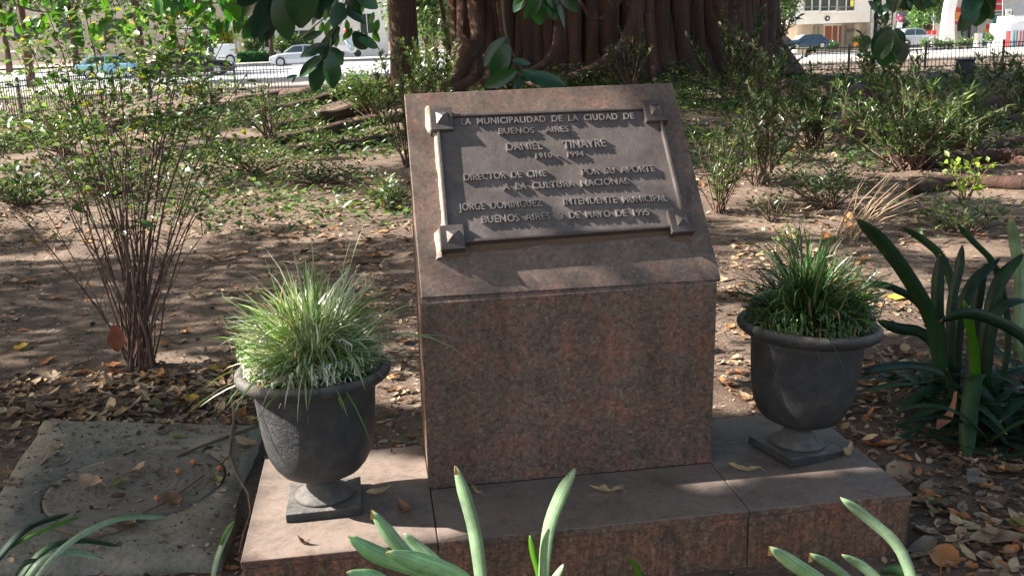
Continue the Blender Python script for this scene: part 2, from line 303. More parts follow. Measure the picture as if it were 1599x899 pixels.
def sheet(name, x0, x1, y0, y1, off, m, nxs=40, nys=12, side=0.):
    xs = np.linspace(x0, x1, nxs); ys = np.linspace(y0, y1, nys); X, Y = np.meshgrid(xs, ys)
    V = np.stack([X, Y, H(X, Y)+off], -1).reshape(-1, 3); ii, jj = np.meshgrid(np.arange(nxs-1), np.arange(nys-1)); q = (jj*nxs+ii).ravel()
    F_ = np.stack([q, q+1, q+nxs+1, q+nxs], 1)
    if side:
        n0 = len(V); lo = V[:nxs].copy(); lo[:, 2] -= side; V = np.vstack([V, lo]); i = np.arange(nxs-1)
        F_ = np.vstack([F_, np.stack([i+n0, i+n0+1, i+1, i], 1)])
    return tag(link(name, npmesh(name, V, F_), None, m), kind='structure')
sheet('pavement', -90, 110, 37.5, 46, .14, m_pave, 80, 10, .2)
sheet('kerb', -90, 110, 46.004, 46.3, .15, m_curb, 80, 3)
sheet('road', -90, 110, 46.304, 84, .03, m_asph, 80, 20)
sheet('kerb', -90, 110, 84.004, 84.3, .17, m_curb, 80, 3, .15)
sheet('pavement', -90, 110, 84.304, 135, .16, m_pave, 80, 14)
for k in range(-5, 8):      # painted lane dashes
    sheet('lane_marking', k*12., k*12+5., 65.0, 65.22, .034, m_white, 6, 2)
sheet('lane_marking', -90, 110, 82.9, 83.1, .034, m_white, 60, 2)
sheet('lane_marking', 16, 70, 53.9, 54.3, .034, M('yellow_line', (.75, .42, .12), .6), 60, 2)

# ------------------------------------------------------------------ monument
PT = .19
mon = empty('pedestal_monument', (0, 0, 0), 'brown granite pedestal with a sloping top and bronze plaque on a low granite plinth', 'monument')
fl = aty(669, 758, 0); fr = aty(1110, 718, 0); tl = aty(658, 471, 0); tr = aty(1120, 446, 0)
xb0, xb1, xt0, xt1 = fl[0], fr[0], tl[0], tr[0]; zf = .848; D = .3946; zb = 1.300
th = .022
MB().hexa([(xb0, 0, PT), (xb1, 0, PT), (xb1, th, PT), (xb0, th, PT)], [(xt0, 0, zf), (xt1, 0, zf), (xt1, th, zf+.03), (xt0, th, zf+.03)]).build('front_panel', m_gran, mon, False, .002)
for s, xb, xt in ((1, xb0, xt0), (-1, xb1, xt1)):
    o_ = .006*s; x1b = xb+o_; x2b = xb+o_+.02*s; x1t = xt+o_; x2t = xt+o_+.02*s
    a, b_, c_, d_ = ((x1b, x2b, x1t, x2t) if s == 1 else (x2b, x1b, x2t, x1t))
    MB().hexa([(a, th+.002, PT), (b_, th+.002, PT), (b_, D-.02, PT), (a, D-.02, PT)], [(c_, th+.002, zf+.03), (d_, th+.002, zf+.03), (d_, D-.02, zb-.03), (c_, D-.02, zb-.03)]).build('side_panel', m_granside, mon, False, .002)
MB().hexa([(xb0+.003, D-.018, PT), (xb1-.003, D-.018, PT), (xb1-.003, D, PT), (xb0+.003, D, PT)], [(xt0+.003, D-.018, zb-.03), (xt1-.03, D-.018, zb-.03), (xt1-.03, D, zb-.01), (xt0+.003, D, zb-.01)]).build('back_panel', m_granside, mon, False, .002)
# sloping slab: its face corners as measured
SN = np.array([0, -(1.3174-.6669), D]); SN /= np.linalg.norm(SN); SP = np.array([0, 0, .6669+PT])
def onslab(px, py, h=0.): d = ray(px, py); P = SP+SN*h; return CAM+d*(((P-CAM)@SN)/(d@SN))
cs = [onslab(658, 465), onslab(1126, 436.5), onslab(1050, 129), onslab(631, 147)]
cap = [p for p in cs]
MB().hexa([p-SN*.022 for p in cap], cap).build('sloping_slab', m_grancap, mon, False, .0025)
MB().hexa([(xt0+.02, .02, .7), (xt1-.02, .02, .7), (xt1-.02, D-.02, .7), (xt0+.02, D-.02, .7)], [(xt0+.02, .02, zf-.0), (xt1-.02, .02, zf-.0), (xt1-.04, D-.02, zb-.05), (xt0+.02, D-.02, zb-.05)]).build('core', m_joint, mon, False)
# plinth
PX0, PX1, PY0, PY1 = -.596, 1.560, -.3756, .3946
sl_z = .026
def plate(x0, x1, y0, y1, m_): return MB().box(x0, x1, y0, y1, PT-sl_z, PT).build('plinth_slab', m_, mon, False, .003)
plate(PX0, -.0015, PY0-.004, PY1, m_granp)
plate(.0015, 1.0, PY0-.006, -.001, m_granp); 
plate(1.003, PX1, PY0-.004, PY1, m_granp)
for x0, x1 in ((PX0+.006, -.003), (-.001, .998), (1.001, PX1-.006)):
    MB().box(x0, x1, PY0, PY0+.022, -.05, PT-sl_z-.002).build('plinth_front_panel', m_granf, mon, False, .002)
for x0 in (PX0+.006, PX1-.028): MB().box(x0, x0+.022, PY0+.024, PY1-.004, -.05, PT-sl_z-.002).build('plinth_side_panel', m_granf, mon, False, .002)
MB().box(PX0+.01, PX1-.01, PY1-.024, PY1-.004, -.05, PT-sl_z-.002).build('plinth_back_panel', m_granf, mon, False)
MB().box(PX0+.04, PX1-.04, PY0+.03, PY1-.03, -.05, PT-sl_z-.004).build('plinth_core', m_joint, mon, False)
# plaque: bilinear map over the measured outline
TOPH = .038
qc = [onslab(*p, TOPH) for p in ((688, 392), (1087, 362), (1036, 155), (669, 168))]
def PM(u, v, h): return (qc[0]*(1-u)+qc[1]*u)*(1-v)+(qc[3]*(1-u)+qc[2]*u)*v+SN*(h-TOPH)
def inv(px, py, h=.026):
    P = onslab(px, py, h); u = v = .5
    for _ in range(20):
        f0 = PM(u, v, h)-P; du = (PM(u+1e-4, v, h)-PM(u, v, h))/1e-4; dv = (PM(u, v+1e-4, h)-PM(u, v, h))/1e-4
        A = np.stack([du, dv], 1); s_ = np.linalg.lstsq(A, -f0, rcond=None)[0]; u += s_[0]; v += s_[1]
    return u, v
def pbox(mb, u0, u1, v0, v1, h0, h1, inset=0., iv=None):
    iv = inset if iv is None else iv
    return mb.hexa([PM(u0, v0, h0), PM(u1, v0, h0), PM(u1, v1, h0), PM(u0, v1, h0)],
                   [PM(u0+inset, v0+iv, h1), PM(u1-inset, v0+iv, h1), PM(u1-inset, v1-iv, h1), PM(u0+inset, v1-iv, h1)])
bw, bh, ou, ov = .098, .172, .022, .042      # corner block size, how far the blocks stand out
U0, U1, V0, V1 = ou, 1-ou, ov, 1-ov
# field plate, a fine grid so the cast surface can be slightly wavy
g = MB(); NU, NV = 60, 40
gv = []
for j in range(NV+1):
    for i in range(NU+1):
        u = U0+.015+(U1-U0-.03)*i/NU; v = V0+.015+(V1-V0-.03)*j/NV
        gv.append(PM(u, v, .0225+.0012*float(vn(u*9, v*7, 4)-.5)))
g.add(gv, [(j*(NU+1)+i, j*(NU+1)+i+1, (j+1)*(NU+1)+i+1, (j+1)*(NU+1)+i) for j in range(NV) for i in range(NU)])
g.build('plaque_field', m_bronze, mon)
rim = MB(); rw, rv = .020, .034
pbox(rim, U0, U0+rw, V0, V1, -.001, .040, .004, .004); pbox(rim, U1-rw, U1, V0, V1, -.001, .0385, .004, .004)
pbox(rim, U0+rw-.003, U1-rw+.003, V0, V0+rv, -.001, .0345, .003, .008); pbox(rim, U0+rw-.003, U1-rw+.003, V1-rv, V1, -.001, .0350, .003, .008)
rim.build('plaque_frame', m_frame, mon, False, .0015)
for cu_, cv_ in ((0, 0), (1, 0), (0, 1), (1, 1)):
    u0 = 0 if cu_ == 0 else 1-bw; v0 = 0 if cv_ == 0 else 1-bh
    bl = MB(); pbox(bl, u0, u0+bw, v0, v0+bh, -.001, .043, .003, .005)
    bo = bl.build('corner_block', m_frame, mon, False, .0015)
    st = MB(); uu0, uu1, vv0, vv1 = u0+.028, u0+.075, v0+.05, v0+.13; cc = ((uu0+uu1)/2, (vv0+vv1)/2)
    base = [PM(uu0, vv0, .0435), PM(uu1, vv0, .0435), PM(uu1, vv1, .0435), PM(uu0, vv1, .0435)]
    st.add(base+[PM(*cc, .060)], [(0, 1, 4), (1, 2, 4), (2, 3, 4), (3, 0, 4), (3, 2, 1, 0)])
    st.build('pyramid_stud', m_stud, bo, False)
mo = MB(); pv = []
for k in range(31):      # mortar squeezed out on the left, ragged
    v = -.03+1.06*k/30; e = .003+.006*float(vn(k*.7, 0, 8))+(.009 if v < .2 or v > .86 else 0)
    ub = (0 if (v < bh or v > 1-bh) else ou)
    pv.append((PM(ub-e, v, 0.), PM(ub-e*.6, v, .018), PM(ub+.004, v, .024)))
for k in range(30):
    a, b_ = pv[k], pv[k+1]; mo.add([a[0], a[1], a[2], b_[0], b_[1], b_[2]], [(0, 1, 4, 3), (1, 2, 5, 4)])
mo.build('mortar_bed', m_mortar, mon)
md = MB()
for k in range(30):
    u = .02+.96*k/30; e = .022+.03*float(vn(k*.5, 3, 8)); u2 = .02+.96*(k+1)/30; e2 = .022+.03*float(vn((k+1)*.5, 3, 8)); vb = 0 if (u < bw or u > 1-bw) else ov
    md.add([PM(u, vb-e, .0), PM(u2, vb-e2, .0), PM(u2, vb+.01, .009), PM(u, vb+.01, .009)], [(0, 1, 2, 3)])
m_mstain = M('stained_mortar', (.13, .085, .055), .9); bump(m_mstain, noise(m_mstain, 50, 5), .6, .004)
md.build('mortar_bed', m_mstain, mon)
# lettering, raised
def text_line(s, x0, y0, x1, y1, hpx, bold=.014, em=.0085):
    cu2 = bpy.data.curves.new('lettering', 'FONT'); cu2.body = s.replace(' ', '  '); cu2.size = 1; cu2.extrude = .5; cu2.offset = bold; cu2.resolution_u = 3; cu2.space_character = 1.05
    to = bpy.data.objects.new('t', cu2); COL.objects.link(to); dg = bpy.context.evaluated_depsgraph_get()
    me = bpy.data.meshes.new_from_object(to.evaluated_get(dg)); COL.objects.unlink(to); bpy.data.objects.remove(to)
    n_ = len(me.vertices); co = np.zeros(n_*3); me.vertices.foreach_get('co', co); co = co.reshape(-1, 3)
    mn, mx = co[:, 0].min(), co[:, 0].max(); zz = co[:, 2]; zt = zz > 0
    ua, va = inv(x0, y0); ub, vb = inv(x1, y1); _, vt = inv(x0, y0-hpx); hh = vt-va
    out = np.zeros_like(co)
    for i in range(n_):
        a = (co[i, 0]-mn)/(mx-mn); yy = co[i, 1]/.69
        u = ua+(ub-ua)*a; v = va+(vb-va)*a+yy*hh
        out[i] = PM(u, v, .022 if not zt[i] else .0235+em)
    par = list(range(n_))
    def fd(a):
        while par[a] != a: par[a] = par[par[a]]; a = par[a]
        return a
    polys = [tuple(p.vertices) for p in me.polygons]
    for p in polys:
        for a in p[1:]: par[fd(a)] = fd(p[0])
    co2 = {}
    for i in range(n_): k = tuple(np.round(out[i], 6)); (par.__setitem__(fd(i), fd(co2[k])) if k in co2 else co2.__setitem__(k, i))
    comp = {}
    for p in polys: comp.setdefault(fd(p[0]), []).append(p)
    for fs_ in comp.values():
        ids = sorted({a for p in fs_ for a in p}); mp = {a: i for i, a in enumerate(ids)}; lt = MB(); lt.add([out[a] for a in ids], [tuple(mp[a] for a in p) for p in fs_]); lt.build('letter', m_letter, mon, False)
zc = lambda x, y: (620+x/2.498, 120+y/2.498)
for s_, a, b_, h_ in (("LA MUNICIPALIDAD DE LA CIUDAD DE", (250, 190), (925, 166), 9.5), ("BUENOS  AIRES", (398, 226), (670, 216), 9), ("DANIEL", (428, 290), (568, 284), 11.5), ("TINAYRE", (650, 282), (815, 274), 12.5),
                      ("1910 - 1994", (542, 320), (728, 312), 8), ("DIRECTOR DE CINE", (262, 407), (582, 390), 10.5), ("POR SU APORTE", (722, 385), (1006, 371), 10), ("A LA CULTURA NACIONAL", (415, 444), (906, 419), 10),
                      ("JORGE DOMINGUEZ", (242, 524), (566, 506), 11), ("INTENDENTE MUNICIPAL", (652, 501), (1055, 486), 10.5), ("BUENOS AIRES", (332, 572), (598, 557), 11), ("3 DE MAYO DE 1995", (636, 556), (984, 541), 10.5)):
    text_line(s_, *zc(*a), *zc(*b_), h_)
# ------------------------------------------------------------------ urns
def urn(cx, cy, rot, tilt, label):
    u = empty('cast_iron_urn', (cx, cy, PT), label, 'urn', 'cast iron urns on the plinth')
    u.rotation_euler = (0, tilt, rot)
    MB().box(-.122, .122, -.122, .122, .001, .031).build('base_plate', m_iron, u, False, .003)
    MB().lathe([(.0, .0305), (.098, .0305), (.1, .036), (.094, .044), (.08, .052), (.064, .066), (.052, .082), (.047, .095), (.052, .106), (.06, .112), (.0, .113)], 48).build('foot', m_iron, u)
    prof = [(0, .107), (.06, .109), (.1, .117), (.132, .133), (.153, .158), (.168, .19), (.177, .225), (.184, .27), (.19, .33), (.196, .41), (.203, .44), (.196, .445), (.185, .44), (.18, .41)]
    MB().lathe(prof, 72, wob=.003).build('bowl', m_iron, u)
    MB().lathe([(.198, .436), (.214, .437), (.232, .444), (.246, .455), (.252, .469), (.249, .482), (.239, .489), (.228, .488), (.214, .481), (.2, .47), (.186, .446), (.184, .42)], 72, wob=.004).build('rim', m_iron, u)
    MB().lathe([(.1855, .455), (.12, .467), (.05, .473), (0, .475)], 36, wob=.01).build('soil', m_soil, u)
    return u
urn(-.357, -.03, .02, 0., 'dark cast iron urn on the sunlit left end of the plinth')
urn(1.335, .03, .28, math.radians(4.5), 'dark cast iron urn leaning slightly on the shaded right end of the plinth')

# grass tufts
def tuft(name, c, n_, R, Hh, colors, label, lean=(0, 0), sq=1., droop=1., up=0., rise=0., keepup=.93):
    cx, cy, cz = c
    k = 6; th_ = rng.uniform(0, 2*PI, n_); rr = np.sqrt(rng.uniform(0, 1, n_)); el_ = np.clip(1.45-rr*(.95-rise)+rng.normal(0, .3, n_), .1, 1.57)
    L = Hh*rng.uniform(.55, 1.12, n_)*(.85+.4*rr); th2 = th_+rng.normal(0, .6, n_)
    ncl = 9; ca = rng.uniform(0, 2*PI, ncl); crd = rng.uniform(.2, .9, ncl)*R*.75; cf_ = rng.uniform(.62, 1.2, ncl); ci_ = rng.integers(0, ncl, n_); L = L*cf_[ci_]; own = rng.uniform(0, 1, n_) < .6
    base = np.stack([cx+rr*R*.6*np.cos(th_), cy+rr*R*.6*np.sin(th_), np.full(n_, cz)], 1)
    base[own, 0] = (crd*np.cos(ca))[ci_[own]]+base[own, 0]*.45; base[own, 1] = (crd*np.sin(ca))[ci_[own]]+base[own, 1]*.45; lx_ = np.cos(ca)[ci_]*.35; ly_ = np.sin(ca)[ci_]*.35
    base[:, 2] += up*np.clip(1-rr*1.15, 0, 1)*rng.uniform(.0, 1, n_)
    d = np.stack([np.cos(el_)*np.cos(th2)+lean[0]+lx_*own, np.cos(el_)*np.sin(th2)+lean[1]+ly_*own, np.sin(el_)], 1); d = unit(d)
    pts = [base]; cur = base.copy(); dr = rng.uniform(.12, .42, n_)*droop
    for i in range(k):
        cur = cur+d*(L/k)[:, None]; pts.append(cur.copy()); d = d.copy(); d[:, 2] -= dr; d = unit(d)
    side = np.stack([-np.sin(th2), np.cos(th2), rng.normal(0, .4, n_)], 1); side = unit(side)
    fl_ = rng.uniform(0, 1, n_) < keepup; base_f = rng.uniform(.0, .05, n_)
    for p in pts[1:]:
        low_ = fl_ & (p[:, 2] < cz+.02+base_f); p[low_, 2] = (cz+.02+base_f)[low_]+(p[low_, 2]-cz)*.12; rad_ = np.hypot(p[:, 0], p[:, 1]); lim_ = .21+.45*np.clip(p[:, 2]-cz-.05, 0, .12); q2_ = fl_ & (rad_ > lim_); k2_ = ((lim_/rad_)**.88)[q2_]; p[q2_, 0] *= k2_; p[q2_, 1] *= k2_
    V = []; wid = rng.uniform(.0018, .0036, n_)
    for i, p in enumerate(pts):
        w_ = wid*(1-.0*i/k)*(1. if i < k-1 else (.75 if i == k-1 else .12)); V += [p-side*w_[:, None], p+side*w_[:, None]]
    V = np.stack(V, 1); m_ = V.shape[1]; F_ = []
    for i in range(k): F_.append(np.stack([np.arange(n_)*m_+2*i, np.arange(n_)*m_+2*i+1, np.arange(n_)*m_+2*i+3, np.arange(n_)*m_+2*i+2], 1))
    cc = np.array(colors)[rng.choice(len(colors), n_)]*rng.uniform(.75, 1.3, (n_, 1)); cc = np.repeat(cc, m_, 0)
    return npmesh(name, V.reshape(-1, 3), np.concatenate(F_), cc, True)
gl = empty('mondo_grass', (-.357, -.03, PT+.475), 'pale sunlit grass tuft spilling over the left urn', 'grass tuft', 'grass tufts growing in the urns')
GLIT = [(.14, .24, .07), (.38, .46, .32), (.55, .6, .5), (.72, .74, .66), (.66, .7, .6), (.7, .7, .6), (.12, .26, .03), (.5, .5, .38), (.4, .26, .14), (.13, .28, .03)]  # whitening by the sun is mixed into these blade colours
o = link('blades', tuft('blades', (.0, 0, -.02), 2700, .15, .26, GLIT, '', up=.235, droop=.85, keepup=.97), gl, m_grassA); tag(o, kind='stuff')
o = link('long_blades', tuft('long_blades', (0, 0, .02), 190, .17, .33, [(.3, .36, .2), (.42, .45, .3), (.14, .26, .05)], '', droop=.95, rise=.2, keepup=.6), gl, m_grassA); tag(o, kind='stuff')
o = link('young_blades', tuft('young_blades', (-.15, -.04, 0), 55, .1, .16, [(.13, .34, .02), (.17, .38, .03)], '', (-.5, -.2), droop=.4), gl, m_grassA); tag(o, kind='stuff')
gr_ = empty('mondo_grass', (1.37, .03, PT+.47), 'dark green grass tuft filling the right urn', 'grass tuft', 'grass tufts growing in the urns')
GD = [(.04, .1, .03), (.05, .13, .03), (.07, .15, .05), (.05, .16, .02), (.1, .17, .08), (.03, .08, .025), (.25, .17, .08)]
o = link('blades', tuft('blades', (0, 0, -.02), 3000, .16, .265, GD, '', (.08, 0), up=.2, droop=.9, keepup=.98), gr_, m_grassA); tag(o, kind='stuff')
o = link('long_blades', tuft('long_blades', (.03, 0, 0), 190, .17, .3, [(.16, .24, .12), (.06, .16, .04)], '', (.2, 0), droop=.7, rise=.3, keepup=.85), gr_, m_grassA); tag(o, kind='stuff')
# clover in the left urn
V = []; F_ = []; cc = []
for i in range(70):
    a = rnd.uniform(-2.4, .35); r_ = rnd.uniform(.1, .2); c0 = np.array([r_*math.cos(a), r_*math.sin(a), rnd.uniform(.0, .045)])
    tlt = rnd.uniform(0, .5); s_ = rnd.uniform(.007, .013); ph = rnd.uniform(0, 6)
    for k in range(3):
        ctr = c0+s_*.9*np.array([math.cos(ph+k*2.09), math.sin(ph+k*2.09), -.2]); n0 = len(V); V.append(ctr+[0, 0, -.002])
        for j in range(6):
            t_ = j*PI/3; V.append(ctr+s_*np.array([math.cos(t_), math.sin(t_)*math.cos(tlt), math.sin(t_)*math.sin(tlt)]))
        F_ += [(n0, n0+1+j, n0+1+(j+1) % 6) for j in range(6)]; cc += [(.05, .19, .05)]*7
o = link('clover_leaves', npmesh('clover_leaves', np.array(V), np.array(F_), np.array(cc)), gl, m_grassA); tag(o, kind='stuff')

# ------------------------------------------------------------------ generic leaves
def leafset(P, Dr, N, L, W, C, hi=False, curl=.25):
    P = np.asarray(P, float); Dr = unit(np.asarray(Dr, float)); N = np.asarray(N, float); N = unit(N-Dr*(N*Dr).sum(-1, keepdims=True)); Sd = np.cross(Dr, N)
    L = np.broadcast_to(L, len(P))[:, None]; W = np.broadcast_to(W, len(P))[:, None]; n_ = len(P)
    if hi:
        vs = [P, P+Dr*L*.3-Sd*W*.43+N*W*.12, P+Dr*L*.65-Sd*W*.4-N*L*curl*.25+N*W*.1, P+Dr*L-N*L*curl*.7, P+Dr*L*.65+Sd*W*.4-N*L*curl*.25+N*W*.1, P+Dr*L*.3+Sd*W*.43+N*W*.12, P+Dr*L*.5-N*L*curl*.1-N*W*.08]
        V = np.stack(vs, 1); b0 = np.arange(n_)*7; F_ = np.concatenate([np.stack([b0+6, b0+i, b0+(i+1) % 6], 1) for i in range(6)]); m_ = 7
    else:
        V = np.stack([P, P+Dr*L*.45-Sd*W*.5+N*W*.15, P+Dr*L-N*L*curl*.4, P+Dr*L*.45+Sd*W*.5+N*W*.15], 1); b0 = np.arange(n_)*4
        F_ = np.concatenate([np.stack([b0, b0+1, b0+2], 1), np.stack([b0, b0+2, b0+3], 1)]); m_ = 4
    return V.reshape(-1, 3), F_, np.repeat(np.broadcast_to(C, (n_, 3)), m_, 0)
def pal(cols, n_, jit=.25): return np.array(cols)[rng.choice(len(cols), n_)]*rng.uniform(1-jit, 1+jit, (n_, 1))
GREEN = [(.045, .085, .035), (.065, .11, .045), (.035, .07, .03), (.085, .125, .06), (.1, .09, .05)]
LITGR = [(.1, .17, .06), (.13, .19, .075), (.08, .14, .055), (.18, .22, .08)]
def plant(name, label, cat, x, y, h, R, nst, nl, L, W, cols, group=None, spread=1.15, low=.2, m_st=None, wil=False, hi=False, z=None, stemr=.006, up=.3):
    z = Hs(x, y) if z is None else z; nl = int(nl*.62); nst = max(8, int(nst*.75))
    root = empty(name, (x, y, z), label, cat, group); stems = []; mb = MB()
    for k in range(nst):
        a = rnd.uniform(0, 2*PI); e = rnd.uniform(.1, 1)*R*spread; hh = h*rnd.uniform(.6, 1.)*(1-.25*(e/R)**2); b0 = np.array([rnd.uniform(-.12, .12)*R, rnd.uniform(-.12, .12)*R, -.02])
        tip = np.array([e*math.cos(a), e*math.sin(a), hh]); mid = (b0+tip)/2+np.array([rnd.uniform(-.1, .1)*R, rnd.uniform(-.1, .1)*R, hh*.08])
        pts = [(1-t)**2*b0+2*t*(1-t)*mid+t*t*tip for t in np.linspace(0, 1, 7)]; stems.append(pts); mb.tube(pts, [stemr*(1-.7*i/6) for i in range(7)], 4, False)
    mb.build('stems', m_st or m_shrubbark, root)
    si = rng.integers(0, nst, nl); t = low+(1-low)*rng.uniform(0, 1, nl)**.8; A = np.array(stems); f_ = t*6; i0 = np.minimum(f_.astype(int), 5); fr_ = (f_-i0)[:, None]
    P = A[si, i0]*(1-fr_)+A[si, i0+1]*fr_; T = unit(A[si, i0+1]-A[si, i0])
    ang = rng.uniform(0, 2*PI, nl); out = np.stack([np.cos(ang), np.sin(ang), rng.normal(up, .35, nl)], 1)
    if wil: Dr = unit(out*.9+T*.9+np.array([0, 0, -.15]))
    else: Dr = unit(out+T*.4); P = P+out*rng.uniform(0, R*.16, (nl, 1))
    N = unit(np.stack([rng.normal(0, .5, nl), rng.normal(0, .5, nl), np.ones(nl)], 1)); Ls = L*rng.uniform(.6, 1.25, nl)
    V, F_, Cc = leafset(P, Dr, N, Ls, Ls*W/L, pal(cols, nl), hi)
    o = link('foliage', npmesh('foliage', V, F_, Cc), root, m_leafA); tag(o, kind='stuff'); return root

# ------------------------------------------------------------------ the shrub at left
SX, SY = -1.48, 2.33
shrub = empty('bare_stemmed_shrub', (SX, SY, Hs(SX, SY)), 'tall shrub with many thin reddish stems fanning out, left of the monument', 'shrub')
tips = [(20, 330, 1.9), (60, 250, 2.1), (95, 205, 2.5), (130, 150, 2.0), (150, 60, 2.7), (175, 100, 2.2), (200, 40, 2.4), (215, 10, 2.0), (235, 90, 2.6), (250, 20, 2.2), (270, 120, 2.8), (290, 60, 2.3), (310, 150, 2.0), (330, 170, 2.5), (345, 200, 2.2), (365, 225, 2.4), (380, 160, 2.1), (400, 250, 2.6), (110, 320, 2.2), (70, 390, 2.0), (160, 260, 2.3), (205, 180, 2.1), (240, 210, 2.5), (300, 240, 2.3), (335, 290, 2.2), (40, 130, 2.4), (10, 60, 2.5), (90, 30, 2.2), (-30, 200, 2.3), (120, -60, 2.4), (280, -40, 2.3), (20, 20, 2.3), (60, 70, 2.6), (90, 100, 2.2), (140, 20, 2.5), (180, 60, 2.1), (30, 100, 2.6), (300, 20, 2.5), (320, 90, 2.4), (350, 60, 2.2), (160, 110, 2.6), (70, 10, 2.2), (0, 140, 2.4), (110, 70, 2.5), (385, 110, 2.3), (340, 10, 2.6)]
ST = []
for px, py, yy in tips:
    b0 = np.array([SX+rnd.uniform(-.06, .09), SY+rnd.uniform(-.06, .06), Hs(SX, SY)-.02]); e = aty(px, py, yy)
    ctrl = b0*.55+e*.45; ctrl[2] = b0[2]+(e[2]-b0[2])*.55; ctrl[:2] = b0[:2]*.68+e[:2]*.32
    pts = [(1-t)**2*b0+2*t*(1-t)*ctrl+t*t*e+np.array([rnd.uniform(-.012, .012), rnd.uniform(-.012, .012), 0])*(t > 0) for t in np.linspace(0, 1, 9)]
    ST.append(np.array(pts)); r0 = rnd.uniform(.004, .0082)
    mb = MB(); mb.tube([p-[SX, SY, Hs(SX, SY)] for p in pts], [r0*(1-.72*i/8) for i in range(9)], 6, False)
    for k in range(4):       # side twigs
        i = rnd.randint(3, 7); p = pts[i]-np.array([SX, SY, Hs(SX, SY)]); a = rnd.uniform(0, 2*PI); q2 = p+np.array([math.cos(a)*.12, math.sin(a)*.12, rnd.uniform(.05, .2)])
        mb.tube([p, (p+q2)/2+[0, 0, .02], q2], [.003, .0025, .0015], 4, False)
        ST.append(np.array([p+(q2-p)*t+[SX, SY, Hs(SX, SY)] for t in np.linspace(0, 1, 9)]))
    mb.build('stem', m_shrubbark, shrub)
A = np.array(ST); nl = 9500; si = rng.integers(0, len(A), nl); t = .38+.62*rng.uniform(0, 1, nl)**.6; f_ = t*8; i0 = np.minimum(f_.astype(int), 7); fr_ = (f_-i0)[:, None]
P = A[si, i0]*(1-fr_)+A[si, i0+1]*fr_; P = P+rng.normal(0, .11, (nl, 3))
keep = (P[:, 2] > .75) & (rng.uniform(0, 1, nl) < sm(P[:, 2], .95, 2.0)+.06); P = P[keep]; nl = len(P)
ang = rng.uniform(0, 2*PI, nl); Dr = np.stack([np.cos(ang), np.sin(ang), rng.normal(.0, .4, nl)], 1); N = np.stack([rng.normal(-.3, .5, nl), rng.normal(0, .5, nl), np.ones(nl)], 1)
Ls = rng.uniform(.028, .058, nl); yel = rng.uniform(0, 1, nl) < .07
Cc = pal(LITGR+[(.24, .3, .18), (.2, .28, .14), (.16, .24, .1), (.3, .34, .24), (.12, .18, .07)], nl); Cc[yel] = pal([(.45, .4, .03), (.4, .26, .04)], int(yel.sum()))
NP = 260
V, F_, C3 = leafset(P[NP:]-[SX, SY, Hs(SX, SY)], Dr[NP:], N[NP:], Ls[NP:], Ls[NP:]*.55, Cc[NP:], True)
tag(link('foliage', npmesh('foliage', V, F_, C3), shrub, m_leafA), kind='stuff')
def leafmesh(nm, L, W, m_, curl=.2, n_=6, wave=.0, stem=0.):
    mb = MB(); pts = []; wid = []
    for i in range(n_+1):
        t = i/n_; pts.append((0, L*t, -curl*L*t*t+wave*math.sin(t*9)*L)); wid.append(max(.02*W, W*math.sin(PI*min(1, (t*.93+.05)))**.75))
    mb.ribbon(pts, wid, (1, 0, 0), .14)
    if stem: mb.tube([(0, -stem, .0), (0, 0, 0), (0, L*.5, -curl*L*.25)], [.0022, .0025, .0012], 4, False)
    me = mb.mesh(nm); me.materials.append(m_); return me
lm = [leafmesh('leaf', .055, .03, m_leafP, c_) for c_ in (.1, .3, .5)]
def orient(o, p, d, nrm, s=1.):
    d = Vector(d).normalized(); nrm = Vector(nrm); nrm = (nrm-d*nrm.dot(d)).normalized(); x = d.cross(nrm)
    o.matrix_basis = Matrix(((x[0]*s, d[0]*s, nrm[0]*s, p[0]), (x[1]*s, d[1]*s, nrm[1]*s, p[1]), (x[2]*s, d[2]*s, nrm[2]*s, p[2]), (0, 0, 0, 1)))
for i in range(NP):
    o = link('leaf', lm[i % 3], shrub); orient(o, P[i]-[SX, SY, Hs(SX, SY)], Dr[i], N[i], Ls[i]/.045)

